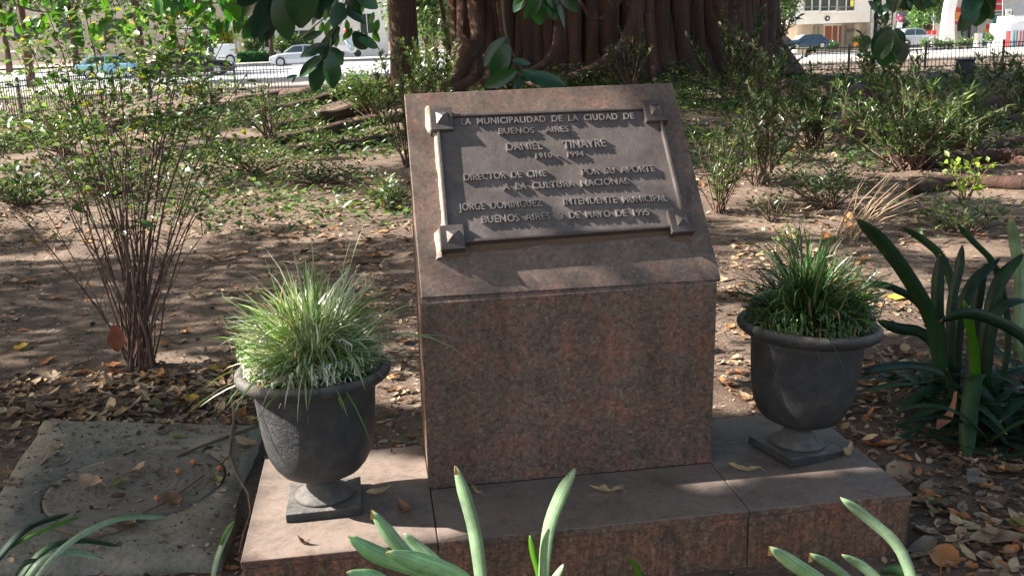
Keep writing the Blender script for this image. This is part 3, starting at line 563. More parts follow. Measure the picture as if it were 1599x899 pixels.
# ------------------------------------------------------------------ background shrubs and weeds
def gat(px, py): p = atz(px, py); return p[0], p[1]
BG = [
 # name,label,cat,px,py(base),Y or None,h,R,nst,nl,L,W,cols,wil
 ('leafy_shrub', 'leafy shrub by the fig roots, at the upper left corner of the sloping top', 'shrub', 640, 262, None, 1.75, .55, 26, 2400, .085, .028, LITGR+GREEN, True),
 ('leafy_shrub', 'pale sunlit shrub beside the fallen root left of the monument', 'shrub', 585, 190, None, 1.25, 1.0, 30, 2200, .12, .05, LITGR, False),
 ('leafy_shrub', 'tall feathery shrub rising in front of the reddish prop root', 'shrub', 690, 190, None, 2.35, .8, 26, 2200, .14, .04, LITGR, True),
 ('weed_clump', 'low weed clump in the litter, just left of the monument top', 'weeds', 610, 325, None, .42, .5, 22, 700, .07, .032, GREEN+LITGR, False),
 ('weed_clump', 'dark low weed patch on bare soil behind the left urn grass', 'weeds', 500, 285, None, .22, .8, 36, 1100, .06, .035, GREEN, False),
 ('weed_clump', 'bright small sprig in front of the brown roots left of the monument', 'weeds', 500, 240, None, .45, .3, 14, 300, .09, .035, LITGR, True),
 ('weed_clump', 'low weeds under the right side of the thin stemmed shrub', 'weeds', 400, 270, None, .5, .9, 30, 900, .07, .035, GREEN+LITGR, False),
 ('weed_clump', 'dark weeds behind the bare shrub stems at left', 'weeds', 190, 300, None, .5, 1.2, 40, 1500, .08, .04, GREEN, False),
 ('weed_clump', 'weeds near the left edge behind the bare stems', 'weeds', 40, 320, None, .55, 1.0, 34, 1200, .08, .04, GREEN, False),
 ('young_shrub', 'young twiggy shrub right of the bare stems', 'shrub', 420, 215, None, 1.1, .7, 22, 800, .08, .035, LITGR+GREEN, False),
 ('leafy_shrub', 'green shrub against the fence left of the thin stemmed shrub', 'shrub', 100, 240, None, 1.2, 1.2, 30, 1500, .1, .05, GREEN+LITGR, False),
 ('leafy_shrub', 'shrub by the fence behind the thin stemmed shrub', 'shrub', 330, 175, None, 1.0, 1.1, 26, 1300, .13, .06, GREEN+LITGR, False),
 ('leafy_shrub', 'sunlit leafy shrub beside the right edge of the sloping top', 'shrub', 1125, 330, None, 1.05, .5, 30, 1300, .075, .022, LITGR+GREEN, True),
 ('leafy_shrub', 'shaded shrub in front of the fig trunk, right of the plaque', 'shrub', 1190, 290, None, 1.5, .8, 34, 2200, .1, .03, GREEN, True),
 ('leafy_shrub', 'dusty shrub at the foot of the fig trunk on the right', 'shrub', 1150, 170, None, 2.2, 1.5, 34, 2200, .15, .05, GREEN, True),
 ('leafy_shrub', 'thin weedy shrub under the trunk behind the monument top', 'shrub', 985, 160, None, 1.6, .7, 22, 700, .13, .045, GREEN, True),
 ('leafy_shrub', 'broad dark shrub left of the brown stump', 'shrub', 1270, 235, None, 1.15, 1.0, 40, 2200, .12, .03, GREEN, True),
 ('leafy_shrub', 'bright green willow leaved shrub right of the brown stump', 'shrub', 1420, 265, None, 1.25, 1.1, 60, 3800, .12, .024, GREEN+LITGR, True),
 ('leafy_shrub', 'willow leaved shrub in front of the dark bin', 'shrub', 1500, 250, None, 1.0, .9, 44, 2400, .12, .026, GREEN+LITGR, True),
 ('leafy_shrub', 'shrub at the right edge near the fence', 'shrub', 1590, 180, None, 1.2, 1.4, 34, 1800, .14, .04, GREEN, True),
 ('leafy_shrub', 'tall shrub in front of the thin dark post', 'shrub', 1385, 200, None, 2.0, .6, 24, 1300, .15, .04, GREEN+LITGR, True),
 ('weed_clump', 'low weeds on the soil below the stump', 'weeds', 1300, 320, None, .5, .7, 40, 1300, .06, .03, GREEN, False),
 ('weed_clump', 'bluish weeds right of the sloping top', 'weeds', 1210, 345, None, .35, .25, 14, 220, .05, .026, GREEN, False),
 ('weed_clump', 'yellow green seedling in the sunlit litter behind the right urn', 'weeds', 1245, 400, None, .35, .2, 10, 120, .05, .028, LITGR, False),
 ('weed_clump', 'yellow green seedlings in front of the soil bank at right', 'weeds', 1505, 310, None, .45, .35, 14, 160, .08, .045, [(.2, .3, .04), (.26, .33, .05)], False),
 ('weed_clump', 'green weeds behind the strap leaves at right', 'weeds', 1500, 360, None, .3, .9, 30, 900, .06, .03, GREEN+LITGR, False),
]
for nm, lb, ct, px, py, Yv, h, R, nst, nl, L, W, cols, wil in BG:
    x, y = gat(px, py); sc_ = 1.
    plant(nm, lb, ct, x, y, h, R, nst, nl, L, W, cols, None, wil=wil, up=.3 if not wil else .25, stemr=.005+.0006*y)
# ground cover, too small to count
def cover(n_, x0, x1, y0, y1, thr, L, cols, seed, name):
    X = rng.uniform(x0, x1, n_); Y = rng.uniform(y0, y1, n_); k = vn(X*.45, Y*.3, seed) > thr; X, Y = X[k], Y[k]; n_ = len(X)
    P = np.stack([X, Y, H(X, Y)+rng.uniform(0, .12, n_)], 1); a = rng.uniform(0, 2*PI, n_); Dr = np.stack([np.cos(a), np.sin(a), rng.uniform(.0, .9, n_)], 1)
    N = np.stack([rng.normal(0, .4, n_), rng.normal(0, .4, n_), np.ones(n_)], 1); Ls = L*rng.uniform(.5, 1.3, n_)*(1+Y*.02)
    V, F_, C3 = leafset(P, Dr, N, Ls, Ls*.45, pal(cols, n_)); tag(link(name, npmesh(name, V, F_, C3), None, m_leafA), 'patchy green ground cover of small weeds on the park soil', 'ground cover', kind='stuff')
cover(50000, -11, 14, 6, 25, .6, .09, GREEN+LITGR, 31, 'ground_cover')

def undergrowth(n_, reg, thr, hmax, L, cols, seed, label):
    x0, x1, y0, y1 = reg; X = rng.uniform(x0, x1, n_); Y = rng.uniform(y0, y1, n_); f_ = vn(X*.8, Y*.6, seed)*.65+vn(X*2.3, Y*1.9, seed+1)*.35; k = f_ > thr; X, Y, f_ = X[k], Y[k], f_[k]; n_ = len(X)
    P = np.stack([X, Y, H(X, Y)+rng.uniform(0, 1, n_)*hmax*np.clip((f_-thr)*5, .1, 1)], 1); a = rng.uniform(0, 2*PI, n_); Dr = np.stack([np.cos(a), np.sin(a), rng.uniform(-.3, .9, n_)], 1)
    N = np.stack([rng.normal(0, .5, n_), rng.normal(0, .5, n_), np.ones(n_)], 1); Ls = L*rng.uniform(.5, 1.3, n_)*(1+Y*.015)
    V, F_, C3 = leafset(P, Dr, N, Ls, Ls*.3, pal(cols, n_)); tag(link('undergrowth', npmesh('undergrowth', V, F_, C3), None, m_leafA), label, 'undergrowth', kind='stuff')
undergrowth(50000, (3.2, 16, 7.5, 22), .54, .6, .11, GREEN+GREEN+LITGR, 71, 'dense narrow leaved green undergrowth right of the monument')
undergrowth(50000, (-9, 2.5, 10, 24), .66, .5, .1, GREEN+LITGR, 75, 'patchy narrow leaved undergrowth left of the monument')
# ------------------------------------------------------------------ fallen leaves
def dryleaf(mk, seed, L=.075, W=.045, curl=.5):
    r2 = random.Random(seed); mb = MB(); n_ = 6; rows = []
    tw = r2.uniform(-.8, .8)*curl; cu3 = r2.uniform(.2, 1.)*curl
    for i in range(n_+1):
        t = i/n_; w_ = W*max(.04, math.sin(PI*min(1, t*.95+.03))**.7)*(1+r2.uniform(-.18, .18)); a = tw*t; z = cu3*L*((t-.5)**2)*1.6; cup = .5*curl*w_*r2.uniform(.4, 1.2)
        y_ = L*(t-.5)
        rows.append([(-w_/2*math.cos(a), y_+r2.uniform(-.002, .002), z-w_/2*math.sin(a)+cup), (-w_*.25*math.cos(a), y_, z+cup*.2-w_*.25*math.sin(a)), (0, y_, z), (w_*.25*math.cos(a), y_, z+cup*.25+w_*.25*math.sin(a)), (w_/2*math.cos(a), y_, z+w_/2*math.sin(a)+cup*r2.uniform(.5, 1.4))])
    vs = [p for r_ in rows for p in r_]; mz = min(p[2] for p in vs); vs = [(p[0], p[1], p[2]-mz+.0015) for p in vs]
    mb.add(vs, [(i*5+j, i*5+j+1, (i+1)*5+j+1, (i+1)*5+j) for i in range(n_) for j in range(4)])
    mb.tube([(rows[0][2][0], rows[0][2][1], rows[0][2][2]-mz+.002), (.004, -L/2-.02, .006)], [.0012, .0008], 3, False)
    me = mb.mesh('fallen_leaf'); me.materials.append(DRY[mk]); return me
DM = {k: [dryleaf(k, i+7*len(k)) for i in range(3)] for k in DRY}
CURL = [dryleaf('pale straw', 90+i, .11, .03, 1.4) for i in range(3)]+[dryleaf('brown', 95+i, .09, .035, 1.3) for i in range(2)]
def fall(me, x, y, z, s, rz, label, group=None, tilt=0.):
    o = link('fallen_leaf', me); o.location = (x, y, z); o.rotation_euler = (rnd.uniform(-.15, .15)+tilt, rnd.uniform(-.15, .15), rz); o.scale = (s, s, s); tag(o, label, 'leaf', group); return o
CZ = .045
SPEC = [('yellow', 33, 543, 0, 1.6, 'bright yellow leaf lying alone on the bare soil at far left'), ('tan', 143, 756, CZ+.012, 1.5, 'round tan leaf near the centre of the round lid'),
 ('olive green', 187, 755, CZ+.012, 1.2, 'yellowish green squarish leaf near the centre of the round lid'), ('tan', 212, 735, CZ+.012, 1.2, 'folded tan leaf behind the greenish leaf on the round lid'), ('tan', 88, 700, CZ, 1.0, 'curled tan leaf near the back left corner of the concrete cover'),
 ('brown', 270, 783, CZ+.012, 1.4, 'dark brown curled leaf on the front right of the round lid'), ('olive green', 338, 753, CZ, 1.2, 'olive leaf on the right part of the concrete cover'), ('tan', 386, 696, CZ, 1.6, 'crumpled tan leaf beside the long stick on the concrete cover'),
 ('grey brown', 96, 724, CZ, 1.2, 'greyish brown leaf at the left rim of the round lid'), ('olive green', 280, 684, CZ, .9, 'small olive leaf on the back edge of the concrete cover'), ('tan', 25, 738, 0, 1.2, 'tan leaf beside the left edge of the concrete cover'),
 ('brown', 195, 820, CZ, 1.5, 'long brown leaf in front of the round lid'), ('orange', 1370, 694, 0, 1.7, 'orange leaf behind the right end of the plinth'), ('yellow', 1398, 467, 0, 1.5, 'yellow leaf on the sunlit soil right of the right urn grass'),
 ('yellow', 1233, 369, 0, 1.5, 'small yellow leaf on the soil just behind the right urn grass'), ('orange', 1290, 370, 0, 2.0, 'orange yellow leaf right of the small yellow one behind the right urn'), ('orange', 1475, 868, 0, 2.0, 'large orange leaf near the bottom right corner'),
 ('tan', 1560, 838, 0, 2.6, 'large tan leaf at the bottom right edge'), ('grey brown', 1440, 850, 0, 1.7, 'grey brown leaf beside the front right corner of the plinth'), ('green', 1465, 785, 0, 1.0, 'small green leaf on the dark soil at right'),
 ('orange', 237, 592, 0, 1.3, 'orange leaf at the foot of the thin stemmed shrub'), ('green', 240, 634, 0, 1.1, 'green leaf among the dry litter behind the concrete cover'), ('yellow', 300, 622, 0, 1.4, 'golden leaf among the litter left of the left urn'),
 ('tan', 1400, 745, 0, 2.4, 'big grey tan leaf pressed against the right plinth edge'), ('orange', 1235, 238, 0, 3.4, 'orange leaf in the sunlit litter beyond the monument'), ('orange', 45, 437, 0, 1.7, 'orange brown leaf on the soil at the left edge'), ('yellow', 340, 572, 0, 1.5, 'dull yellow leaf just left of the left urn rim'),
 ('orange', 135, 375, 0, 1.8, 'orange leaf behind the bare shrub stems'), ('tan', 540, 865, 0, .01, '')]
for mk, px, py, z, s, lb in SPEC:
    if not lb: continue
    p = atz(px, py, z); z_ = z+.002 if z else Hs(p[0], p[1])+.006
    fall(DM[mk][rnd.randint(0, 2)], p[0], p[1], z_, s, rnd.uniform(0, 6), lb)
for ci, px, py, s, rz, lb in ((0, 945, 768, 1., 1.2, 'dry curled leaf on the plinth directly in front of the pedestal'), (1, 1163, 736, 1., .9, 'curled straw coloured leaf left of the right urn base'), (2, 1325, 712, .95, -.7, 'split dry leaf on the plinth right of the right urn base'),
   (3, 632, 800, 1.05, .4, 'brown curled leaf in the shade near the joint right of the left urn'), (1, 592, 772, .95, 2.2, 'pale curled leaf against the left urn base plate'), (4, 473, 849, .5, 1.0, 'tiny dark curled leaf on the sunlit front of the plinth'), (4, 612, 707, .3, 0, 'tiny dark crumb of leaf on the sunlit plinth by the pedestal'),
   (1, 745, 770, .8, .3, 'yellowish leaf behind the upright foreground strap leaf')):
    p = atz(px, py, PT); fall(CURL[ci], p[0], p[1], PT+.001, s, rz, lb)
hl = dryleaf('orange', 58, .12, .082, 1.1); hl.materials.clear(); hl.materials.append(drymat('leaf_rust', (.3, .1, .05)))
p = aty(182, 528, 2.15); o = fall(hl, p[0], p[1], p[2], 1.15, .2, 'large round rust brown leaf caught upright at the shrub base', None, 1.35)
def notmon(x, y, m_=.03): return not (PX0-m_ < x < PX1+m_ and PY0-m_ < y < PY1+m_)
CVP = [np.array(atz(*p)) for p in ((-60, 899), (345, 886), (408, 678), (70, 668))]
def incover(x, y):
    for i in range(4):
        a, b_ = CVP[i], CVP[(i+1) % 4]
        if (b_[0]-a[0])*(y-a[1])-(b_[1]-a[1])*(x-a[0]) < 0: return False
    return True
zones = [('soil by the back right corner of the cover', (240, 400, 600, 675), 24, ['tan', 'brown', 'yellow', 'pale straw', 'grey brown']), ('soil behind the back left corner of the cover', (0, 90, 600, 665), 14, ['tan', 'brown', 'orange', 'pale straw']), ('soil just behind the concrete cover', (90, 240, 600, 668), 24, ['tan', 'tan', 'brown', 'pale straw', 'grey brown', 'olive green']), ('soil at the left edge beside the concrete cover', (0, 60, 600, 800), 22, ['tan', 'brown', 'grey brown']),
         ('soil left of the thin stemmed shrub', (0, 180, 430, 600), 18, ['brown', 'tan', 'orange', 'grey brown']), ('soil right of the thin stemmed shrub', (240, 400, 400, 590), 20, ['brown', 'tan', 'orange', 'grey brown', 'pale straw']), ('soil by the right plinth edge', (1390, 1460, 660, 780), 20, ['tan', 'brown', 'orange', 'pale straw']), ('soil between right urn and strap leaves', (1340, 1450, 570, 660), 18, ['tan', 'brown', 'orange', 'grey brown']), ('dark soil below the big strap leaves', (1460, 1599, 640, 770), 24, ['tan', 'brown', 'orange', 'grey brown', 'pale straw']), ('dark soil near the bottom right corner', (1440, 1599, 770, 895), 28, ['tan', 'brown', 'orange', 'grey brown', 'pale straw', 'olive green']),
         ('sunlit soil by the right urn', (1115, 1200, 400, 650), 28, ['tan', 'orange', 'brown']), ('soil between the left urn and the pedestal', (590, 650, 420, 690), 14, ['brown', 'grey brown']), ('open soil behind the left urn', (380, 650, 290, 420), 30, ['tan', 'brown', 'orange']),
         ('soil in front of the weeds at right', (1120, 1599, 330, 450), 30, ['tan', 'orange', 'brown'])]
for zn, (x0, x1, y0, y1), cnt, ks in zones:
    k = 0
    while k < cnt:
        p = atz(rnd.uniform(x0, x1), rnd.uniform(y0, y1), 0)
        if not notmon(p[0], p[1], .06) or incover(p[0], p[1]): k += .05; continue
        mk = rnd.choice(ks); sz = rnd.choice([('small', .55, .8), ('middling', .8, 1.05), ('large', 1.05, 1.4)]); lb = '%s %s dry leaf on the %s' % (sz[0], mk, zn); k += 1
        fall(DM[mk][rnd.randint(0, 2)], p[0], p[1], Hs(p[0], p[1])+.004, rnd.uniform(sz[1], sz[2]), rnd.uniform(0, 6.28), lb, '%s %s leaves on the %s' % (sz[0], mk, zn))
def litter(n_, x0, x1, y0, y1, L, seed, thr):
    X = rng.uniform(x0, x1, n_); Y = rng.uniform(y0, y1, n_); k = (.6*vn(X*1.1, Y*.9, seed)+.4*vn(X*3.3, Y*2.7, seed+5)+.25*vn(X*9, Y*9, seed+1) > thr)
    k &= ~((X > PX0-.03) & (X < PX1+.03) & (Y > PY0-.03) & (Y < PY1+.03)); k &= np.array([not incover(a, b_) if a < -.5 and b_ < 2 else True for a, b_ in zip(X, Y)])
    X, Y = X[k], Y[k]; n_ = len(X); P = np.stack([X, Y, H(X, Y)+rng.uniform(.002, .012, n_)], 1); a = rng.uniform(0, 2*PI, n_)
    Dr = np.stack([np.cos(a), np.sin(a), rng.normal(0, .2, n_)], 1); N = np.stack([rng.normal(0, .3, n_), rng.normal(0, .3, n_), np.ones(n_)], 1)
    Ls = L*np.clip(rng.lognormal(-.45, .5, n_), .18, 1.6)
    return leafset(P, Dr, N, Ls, Ls*rng.uniform(.4, .75, n_), pal([(.3, .2, .12), (.2, .12, .07), (.4, .29, .18), (.14, .09, .06), (.38, .18, .07), (.26, .21, .15), (.45, .33, .2)], n_, .35), True, -.35)
def crumbs(n_, x0, x1, y0, y1, L, z_=None, test=None):
    X = rng.uniform(x0, x1, n_); Y = rng.uniform(y0, y1, n_); k = ~((X > PX0-.03) & (X < PX1+.03) & (Y > PY0-.03) & (Y < PY1+.03)); k &= np.array([(incover(a, b_) == (z_ is not None)) if a < -.5 and b_ < 2 else z_ is None for a, b_ in zip(X, Y)])
    X, Y = X[k], Y[k]; n_ = len(X); P = np.stack([X, Y, (H(X, Y) if z_ is None else np.full(n_, z_))+.003], 1); a = rng.uniform(0, 2*PI, n_); Ls = L*rng.lognormal(-.5, .5, n_)
    return leafset(P, np.stack([np.cos(a), np.sin(a), rng.normal(0, .25, n_)], 1), np.stack([rng.normal(0, .4, n_), rng.normal(0, .4, n_), np.ones(n_)], 1), Ls, Ls*rng.uniform(.25, .9, n_), pal([(.22, .15, .1), (.1, .07, .05), (.32, .24, .17), (.06, .04, .03), (.16, .11, .08), (.38, .28, .19)], n_, .35), True, -.3)
LP = [crumbs(22000, -4, 3.8, -.8, 4.2, .02), crumbs(12000, -6, 7, 4.2, 9, .035), crumbs(5000, -2.2, -.6, -.3, 1.5, .015, CZ+.003), crumbs(260, -2.2, -.6, -.3, 1.5, .05, CZ+.004), litter(20000, -4.5, 4.2, -1.2, 4.5, .05, 41, .66), litter(2600, -3.2, -.7, 1.35, 2.3, .06, 44, .45), litter(3500, 1.5, 4.2, -1.2, 1.6, .06, 42, .3), litter(15000, -9, 10, 4.5, 12, .08, 43, .62), litter(9000, -12, 14, 12, 26, .14, 47, .62)]
off = 0; Vs, Fs, Cs = [], [], []
for V, F_, C3 in LP: Vs.append(V); Fs.append(F_+off); Cs.append(C3); off += len(V)
tag(link('leaf_litter', npmesh('leaf_litter', np.vstack(Vs), np.vstack(Fs), np.vstack(Cs)), None, m_litter), 'scattered small dry leaves and crumbs covering the park soil', 'leaf litter', kind='stuff')
# ------------------------------------------------------------------ concrete inspection cover, sticks
cv = empty('inspection_cover', (0, 0, 0), 'mossy square concrete cover with a worn round lid, left of the plinth', 'cover')
ctr = atz(212, 757, CZ); LR = .34
N_ = 64
# slab with a round hole for the lid: ring of quads from circle to the outline
outl = []
P4 = [p[:2] for p in CVP]
for i in range(4):
    for k in range(N_//4): t = k/(N_//4); outl.append(P4[i]*(1-t)+P4[(i+1) % 4]*t)
outl = np.array(outl); outl = outl+np.stack([.03*(vn(np.arange(N_)*.35, 0*outl[:, 0], 5)-.5), .03*(vn(np.arange(N_)*.35, 0*outl[:, 0], 6)-.5)], 1)+rng.normal(0, .003, outl.shape); an = np.unwrap(np.arctan2(outl[:, 1]-ctr[1], outl[:, 0]-ctr[0]))
vs = []; fs = []
for i in range(N_):
    c_ = np.array([ctr[0]+LR*math.cos(an[i]), ctr[1]+LR*math.sin(an[i])])
    for zz, q_ in ((CZ-.02, c_), (CZ, c_+(c_-ctr[:2])*.01), (CZ+.003*rnd.random(), c_*.5+outl[i]*.5), (CZ, outl[i]*.985+ctr[:2]*.015), (CZ-.012, outl[i]), (-.06, outl[i])): vs.append((q_[0], q_[1], zz))
for i in range(N_):
    j = (i+1) % N_
    for k in range(5): fs.append((i*6+k, i*6+k+1, j*6+k+1, j*6+k))
MB().add(vs, fs).build('slab', m_conc, cv)
prof = [(0, CZ+.004)]
for r_ in np.arange(.03, .325, .03): prof += [(r_, CZ+.004), (r_+.008, CZ+.005), (r_+.016, CZ+.004), (r_+.02, CZ+.0032)]
prof += [(LR-.006, CZ+.004), (LR-.003, CZ-.02)]
MB().lathe([(max(1e-4, r_), z) for r_, z in prof], 64, (ctr[0]+.0, ctr[1], 0)).build('round_lid', m_lid, cv)
for px, py, lb in ((279, 736, 'small round red fruit on the right of the round lid'), (246, 778, 'small round red fruit at the front of the round lid'), (303, 721, 'small round pinkish fruit near the right rim of the round lid'), (343, 731, 'small pale brown fruit on the cover beside the lid')):
    p = atz(px, py, CZ+.015); o = MB().lathe([(.0005, -.011), (.008, -.008), (.013, 0), (.01, .008), (.0005, .011)], 12).build('fallen_fruit', m_terra); o.location = (p[0], p[1], CZ+.0165); tag(o, lb, 'fruit', 'fallen fruits on the cover')
def stick(pts, r0, r1, label, forks=()):
    mb = MB(); P = [np.array(p) for p in pts]; n_ = len(P); mb.tube(P, [r0+(r1-r0)*i/(n_-1) for i in range(n_)], 6)
    for i, d in forks: mb.tube([P[i], P[i]+np.array(d)*.5+[0, 0, .004], P[i]+np.array(d)], [r1, r1*.8, r1*.5], 5)
    return tag(mb.build('fallen_stick', m_stick), label, 'stick')
def sp(pl, z): return [np.array(atz(x, y, z)) for x, y in pl]
stick(sp([(362, 612), (366, 650), (360, 690), (358, 712), (372, 745), (388, 770), (392, 800), (380, 835), (374, 862)], CZ+.012), .0085, .004, 'long curved brown stick lying beside the plinth', ((3, (-.02, -.08, .0)),))
stick(sp([(276, 712), (310, 698), (345, 685), (380, 672), (402, 664)], CZ+.01), .005, .007, 'straight thin stick on the back right of the concrete cover')
stick(sp([(222, 800), (260, 783), (290, 762), (318, 742)], CZ+.014), .004, .003, 'short thin twig across the front of the round lid')
stick(sp([(90, 826), (140, 838), (180, 832), (215, 815)], CZ+.01), .0035, .005, 'dark twig in front of the round lid')
p = atz(1475, 672, 0.02)
sh = MB(); sh.ribbon([p+[-.05, -.03, .02], p+[-.02, -.01, .025], p+[.01, 0, .035], p+[.04, .02, .065], p+[.05, .02, .12], p+[.055, .03, .16]], [.01, .045, .05, .03, .018, .012], None, .45)
tag(sh.build('dry_sheath', m_strapb), 'curved terracotta dry leaf sheath at the base of the dark strap leaves', 'dry sheath')

# ------------------------------------------------------------------ strap leaved plants
def curve_pts(P, n_=9):      # Catmull-Rom through the points
    P = [np.array(p, float) for p in P]; P = [2*P[0]-P[1]]+P+[2*P[-1]-P[-2]]; out = []
    for i in range(1, len(P)-2):
        for k in range(n_//(len(P)-3)+1):
            t = k/(n_//(len(P)-3)+1); a, b_, c_, d_ = P[i-1:i+3]
            out.append(.5*((2*b_)+(-a+c_)*t+(2*a-5*b_+4*c_-d_)*t*t+(-a+3*b_-3*c_+d_)*t**3))
    out.append(P[-2]); return out
def bladeuv(me):
    uv = me.uv_layers.new(name='UVMap'); n_ = len(me.vertices)//3-1
    for lp in me.loops: uv.data[lp.index].uv = ((lp.vertex_index % 3)/2, (lp.vertex_index//3)/n_)
def strap(parent, pix, wid, m_, side=None, sunny=.9, fold=.06, blunt=.4, org=(0, 0, 0)):
    pts = curve_pts([aty(x, y, Y_) for x, y, Y_ in pix], 10); n_ = len(pts)          # from tip to base
    L = [0]; 
    for i in range(1, n_): L.append(L[-1]+np.linalg.norm(pts[i]-pts[i-1]))
    ww = [wid*min(1., (blunt*.3+ (l/(wid*2.2))**.6)) if l < wid*2.2 else wid for l in L]
    ww = [w_*(1-.35*max(0, (l/L[-1]-.6))) for w_, l in zip(ww, L)]
    view = np.cross(unit(pts[0]-pts[-1]), unit(unit(CAM-pts[n_//2])+sunny*(-SUN_T))) if side is None else side
    mb = MB(); mb.ribbon([p-np.array(org) for p in pts], ww, view, fold)
    o = mb.build('leaf', m_, parent); bladeuv(o.data); s_ = o.modifiers.new('thickness', 'SOLIDIFY'); s_.thickness = .0007; return o
def straptip(parent, px, py, Y_, org):
    p = aty(px, py, Y_)-np.array(org); q_ = aty(px+2, py+14, Y_)-np.array(org); mb = MB(); mb.ribbon([p, (p+q_)/2, q_], [.002, .008, .014], (1, 0, 0), .1); mb.build('dry_tip', m_tip, parent)
g0 = np.array([.12, -.75, -.02]); fg1 = empty('strap_leaf_plant', tuple(g0), 'pale sunlit strap leaved plant in the foreground below the pedestal', 'plant')
for pix, wd, m_ in (([(711, 727, -.72), (724, 770, -.72), (742, 840, -.73), (757, 960, -.75)], .044, m_straplit), ([(899, 730, -.78), (874, 775, -.77), (853, 840, -.76), (845, 960, -.76)], .044, m_straplit),
    ([(543, 836, -.85), (590, 866, -.84), (670, 895, -.82), (770, 960, -.76)], .046, m_straplit), ([(580, 796, -.68), (612, 840, -.69), (655, 890, -.7), (705, 960, -.73)], .042, m_straplit),
    ([(631, 832, -.64), (658, 862, -.66), (700, 905, -.7), (745, 970, -.75)], .05, m_straplit), ([(603, 862, -.9), (650, 876, -.88), (720, 905, -.84), (780, 970, -.8)], .05, m_straplit),
    ([(827, 835, -.7), (833, 865, -.71), (843, 905, -.72), (850, 970, -.74)], .022, m_strapy), ([(541, 893, -.95), (590, 905, -.93), (650, 950, -.9)], .04, m_straplit), ([(880, 880, -.8), (862, 915, -.8), (850, 975, -.8)], .03, m_straplit)):
    strap(fg1, pix, wd, m_, org=g0)
g1 = np.array([1.35, -.75, -.02]); fg2 = empty('strap_leaf_plant', tuple(g1), 'sunlit strap leaved plant with torn tips at the bottom right, before the plinth corner', 'plant')
for pix, wd, m_ in (([(1312, 776, -.62), (1362, 815, -.64), (1408, 862, -.68), (1440, 960, -.75)], .034, m_straplit), ([(1201, 853, -.8), (1245, 884, -.8), (1290, 915, -.78), (1340, 970, -.76)], .042, m_straplit),
    ([(1264, 863, -.72), (1308, 890, -.73), (1350, 930, -.74), (1380, 980, -.75)], .028, m_straplit), ([(1314, 865, -.66), (1352, 888, -.68), (1390, 930, -.72), (1400, 980, -.75)], .032, m_straplit),
    ([(1372, 893, -.6), (1400, 890, -.62), (1425, 905, -.66), (1430, 970, -.72)], .04, m_strap), ([(981, 870, -.8), (994, 886, -.8), (1010, 930, -.8), (1040, 990, -.8)], .02, m_strapy)):
    strap(fg2, pix, wd, m_, org=g1)
for px, py, Y_, pr_, og in ((580, 796, -.68, fg1, g0), (1201, 853, -.8, fg2, g1), (1264, 863, -.72, fg2, g1), (711, 727, -.72, fg1, g0)): straptip(pr_, px, py, Y_-.004, og)
g2 = np.array([-1.05, -.62, -.02]); fg3 = empty('strap_leaf_plant', tuple(g2), 'dark strap leaved plant arching over the concrete cover at the bottom left', 'plant')
for pix, wd, m_ in (([(263, 806, -.45), (190, 808, -.48), (120, 838, -.52), (65, 890, -.58), (20, 960, -.62)], .022, m_straplit), ([(162, 871, -.5), (105, 861, -.52), (55, 884, -.56), (10, 960, -.6)], .026, m_straplit),
    ([(125, 806, -.4), (60, 830, -.42), (0, 864, -.45), (-60, 910, -.5)], .014, m_strapy), ([(190, 852, -.4), (120, 843, -.45), (60, 865, -.5), (0, 950, -.58)], .024, m_strap), ([(110, 800, -.3), (40, 825, -.4), (-20, 890, -.5)], .03, m_strap), ([(60, 872, -.6), (30, 885, -.6), (0, 940, -.62)], .02, m_strap)):
    strap(fg3, pix, wd, m_, org=g2)
g3 = np.array([-.62, -.75, -.02]); fg4 = empty('strap_leaf_plant', tuple(g3), 'single young bright green strap leaf rising beside the left plinth corner', 'plant')
strap(fg4, [(365, 815, -.6), (350, 842, -.61), (335, 885, -.63), (325, 960, -.68)], .02, m_straplit, org=g3)
strap(fg4, [(367, 812, -.61), (352, 830, -.61), (344, 850, -.615)], .012, m_strapy, org=g3)
g4 = np.array([2.42, .75, 0.]); rc = empty('strap_leaf_plant', tuple(g4), 'large dark clump of broad strap leaves right of the right urn', 'plant')
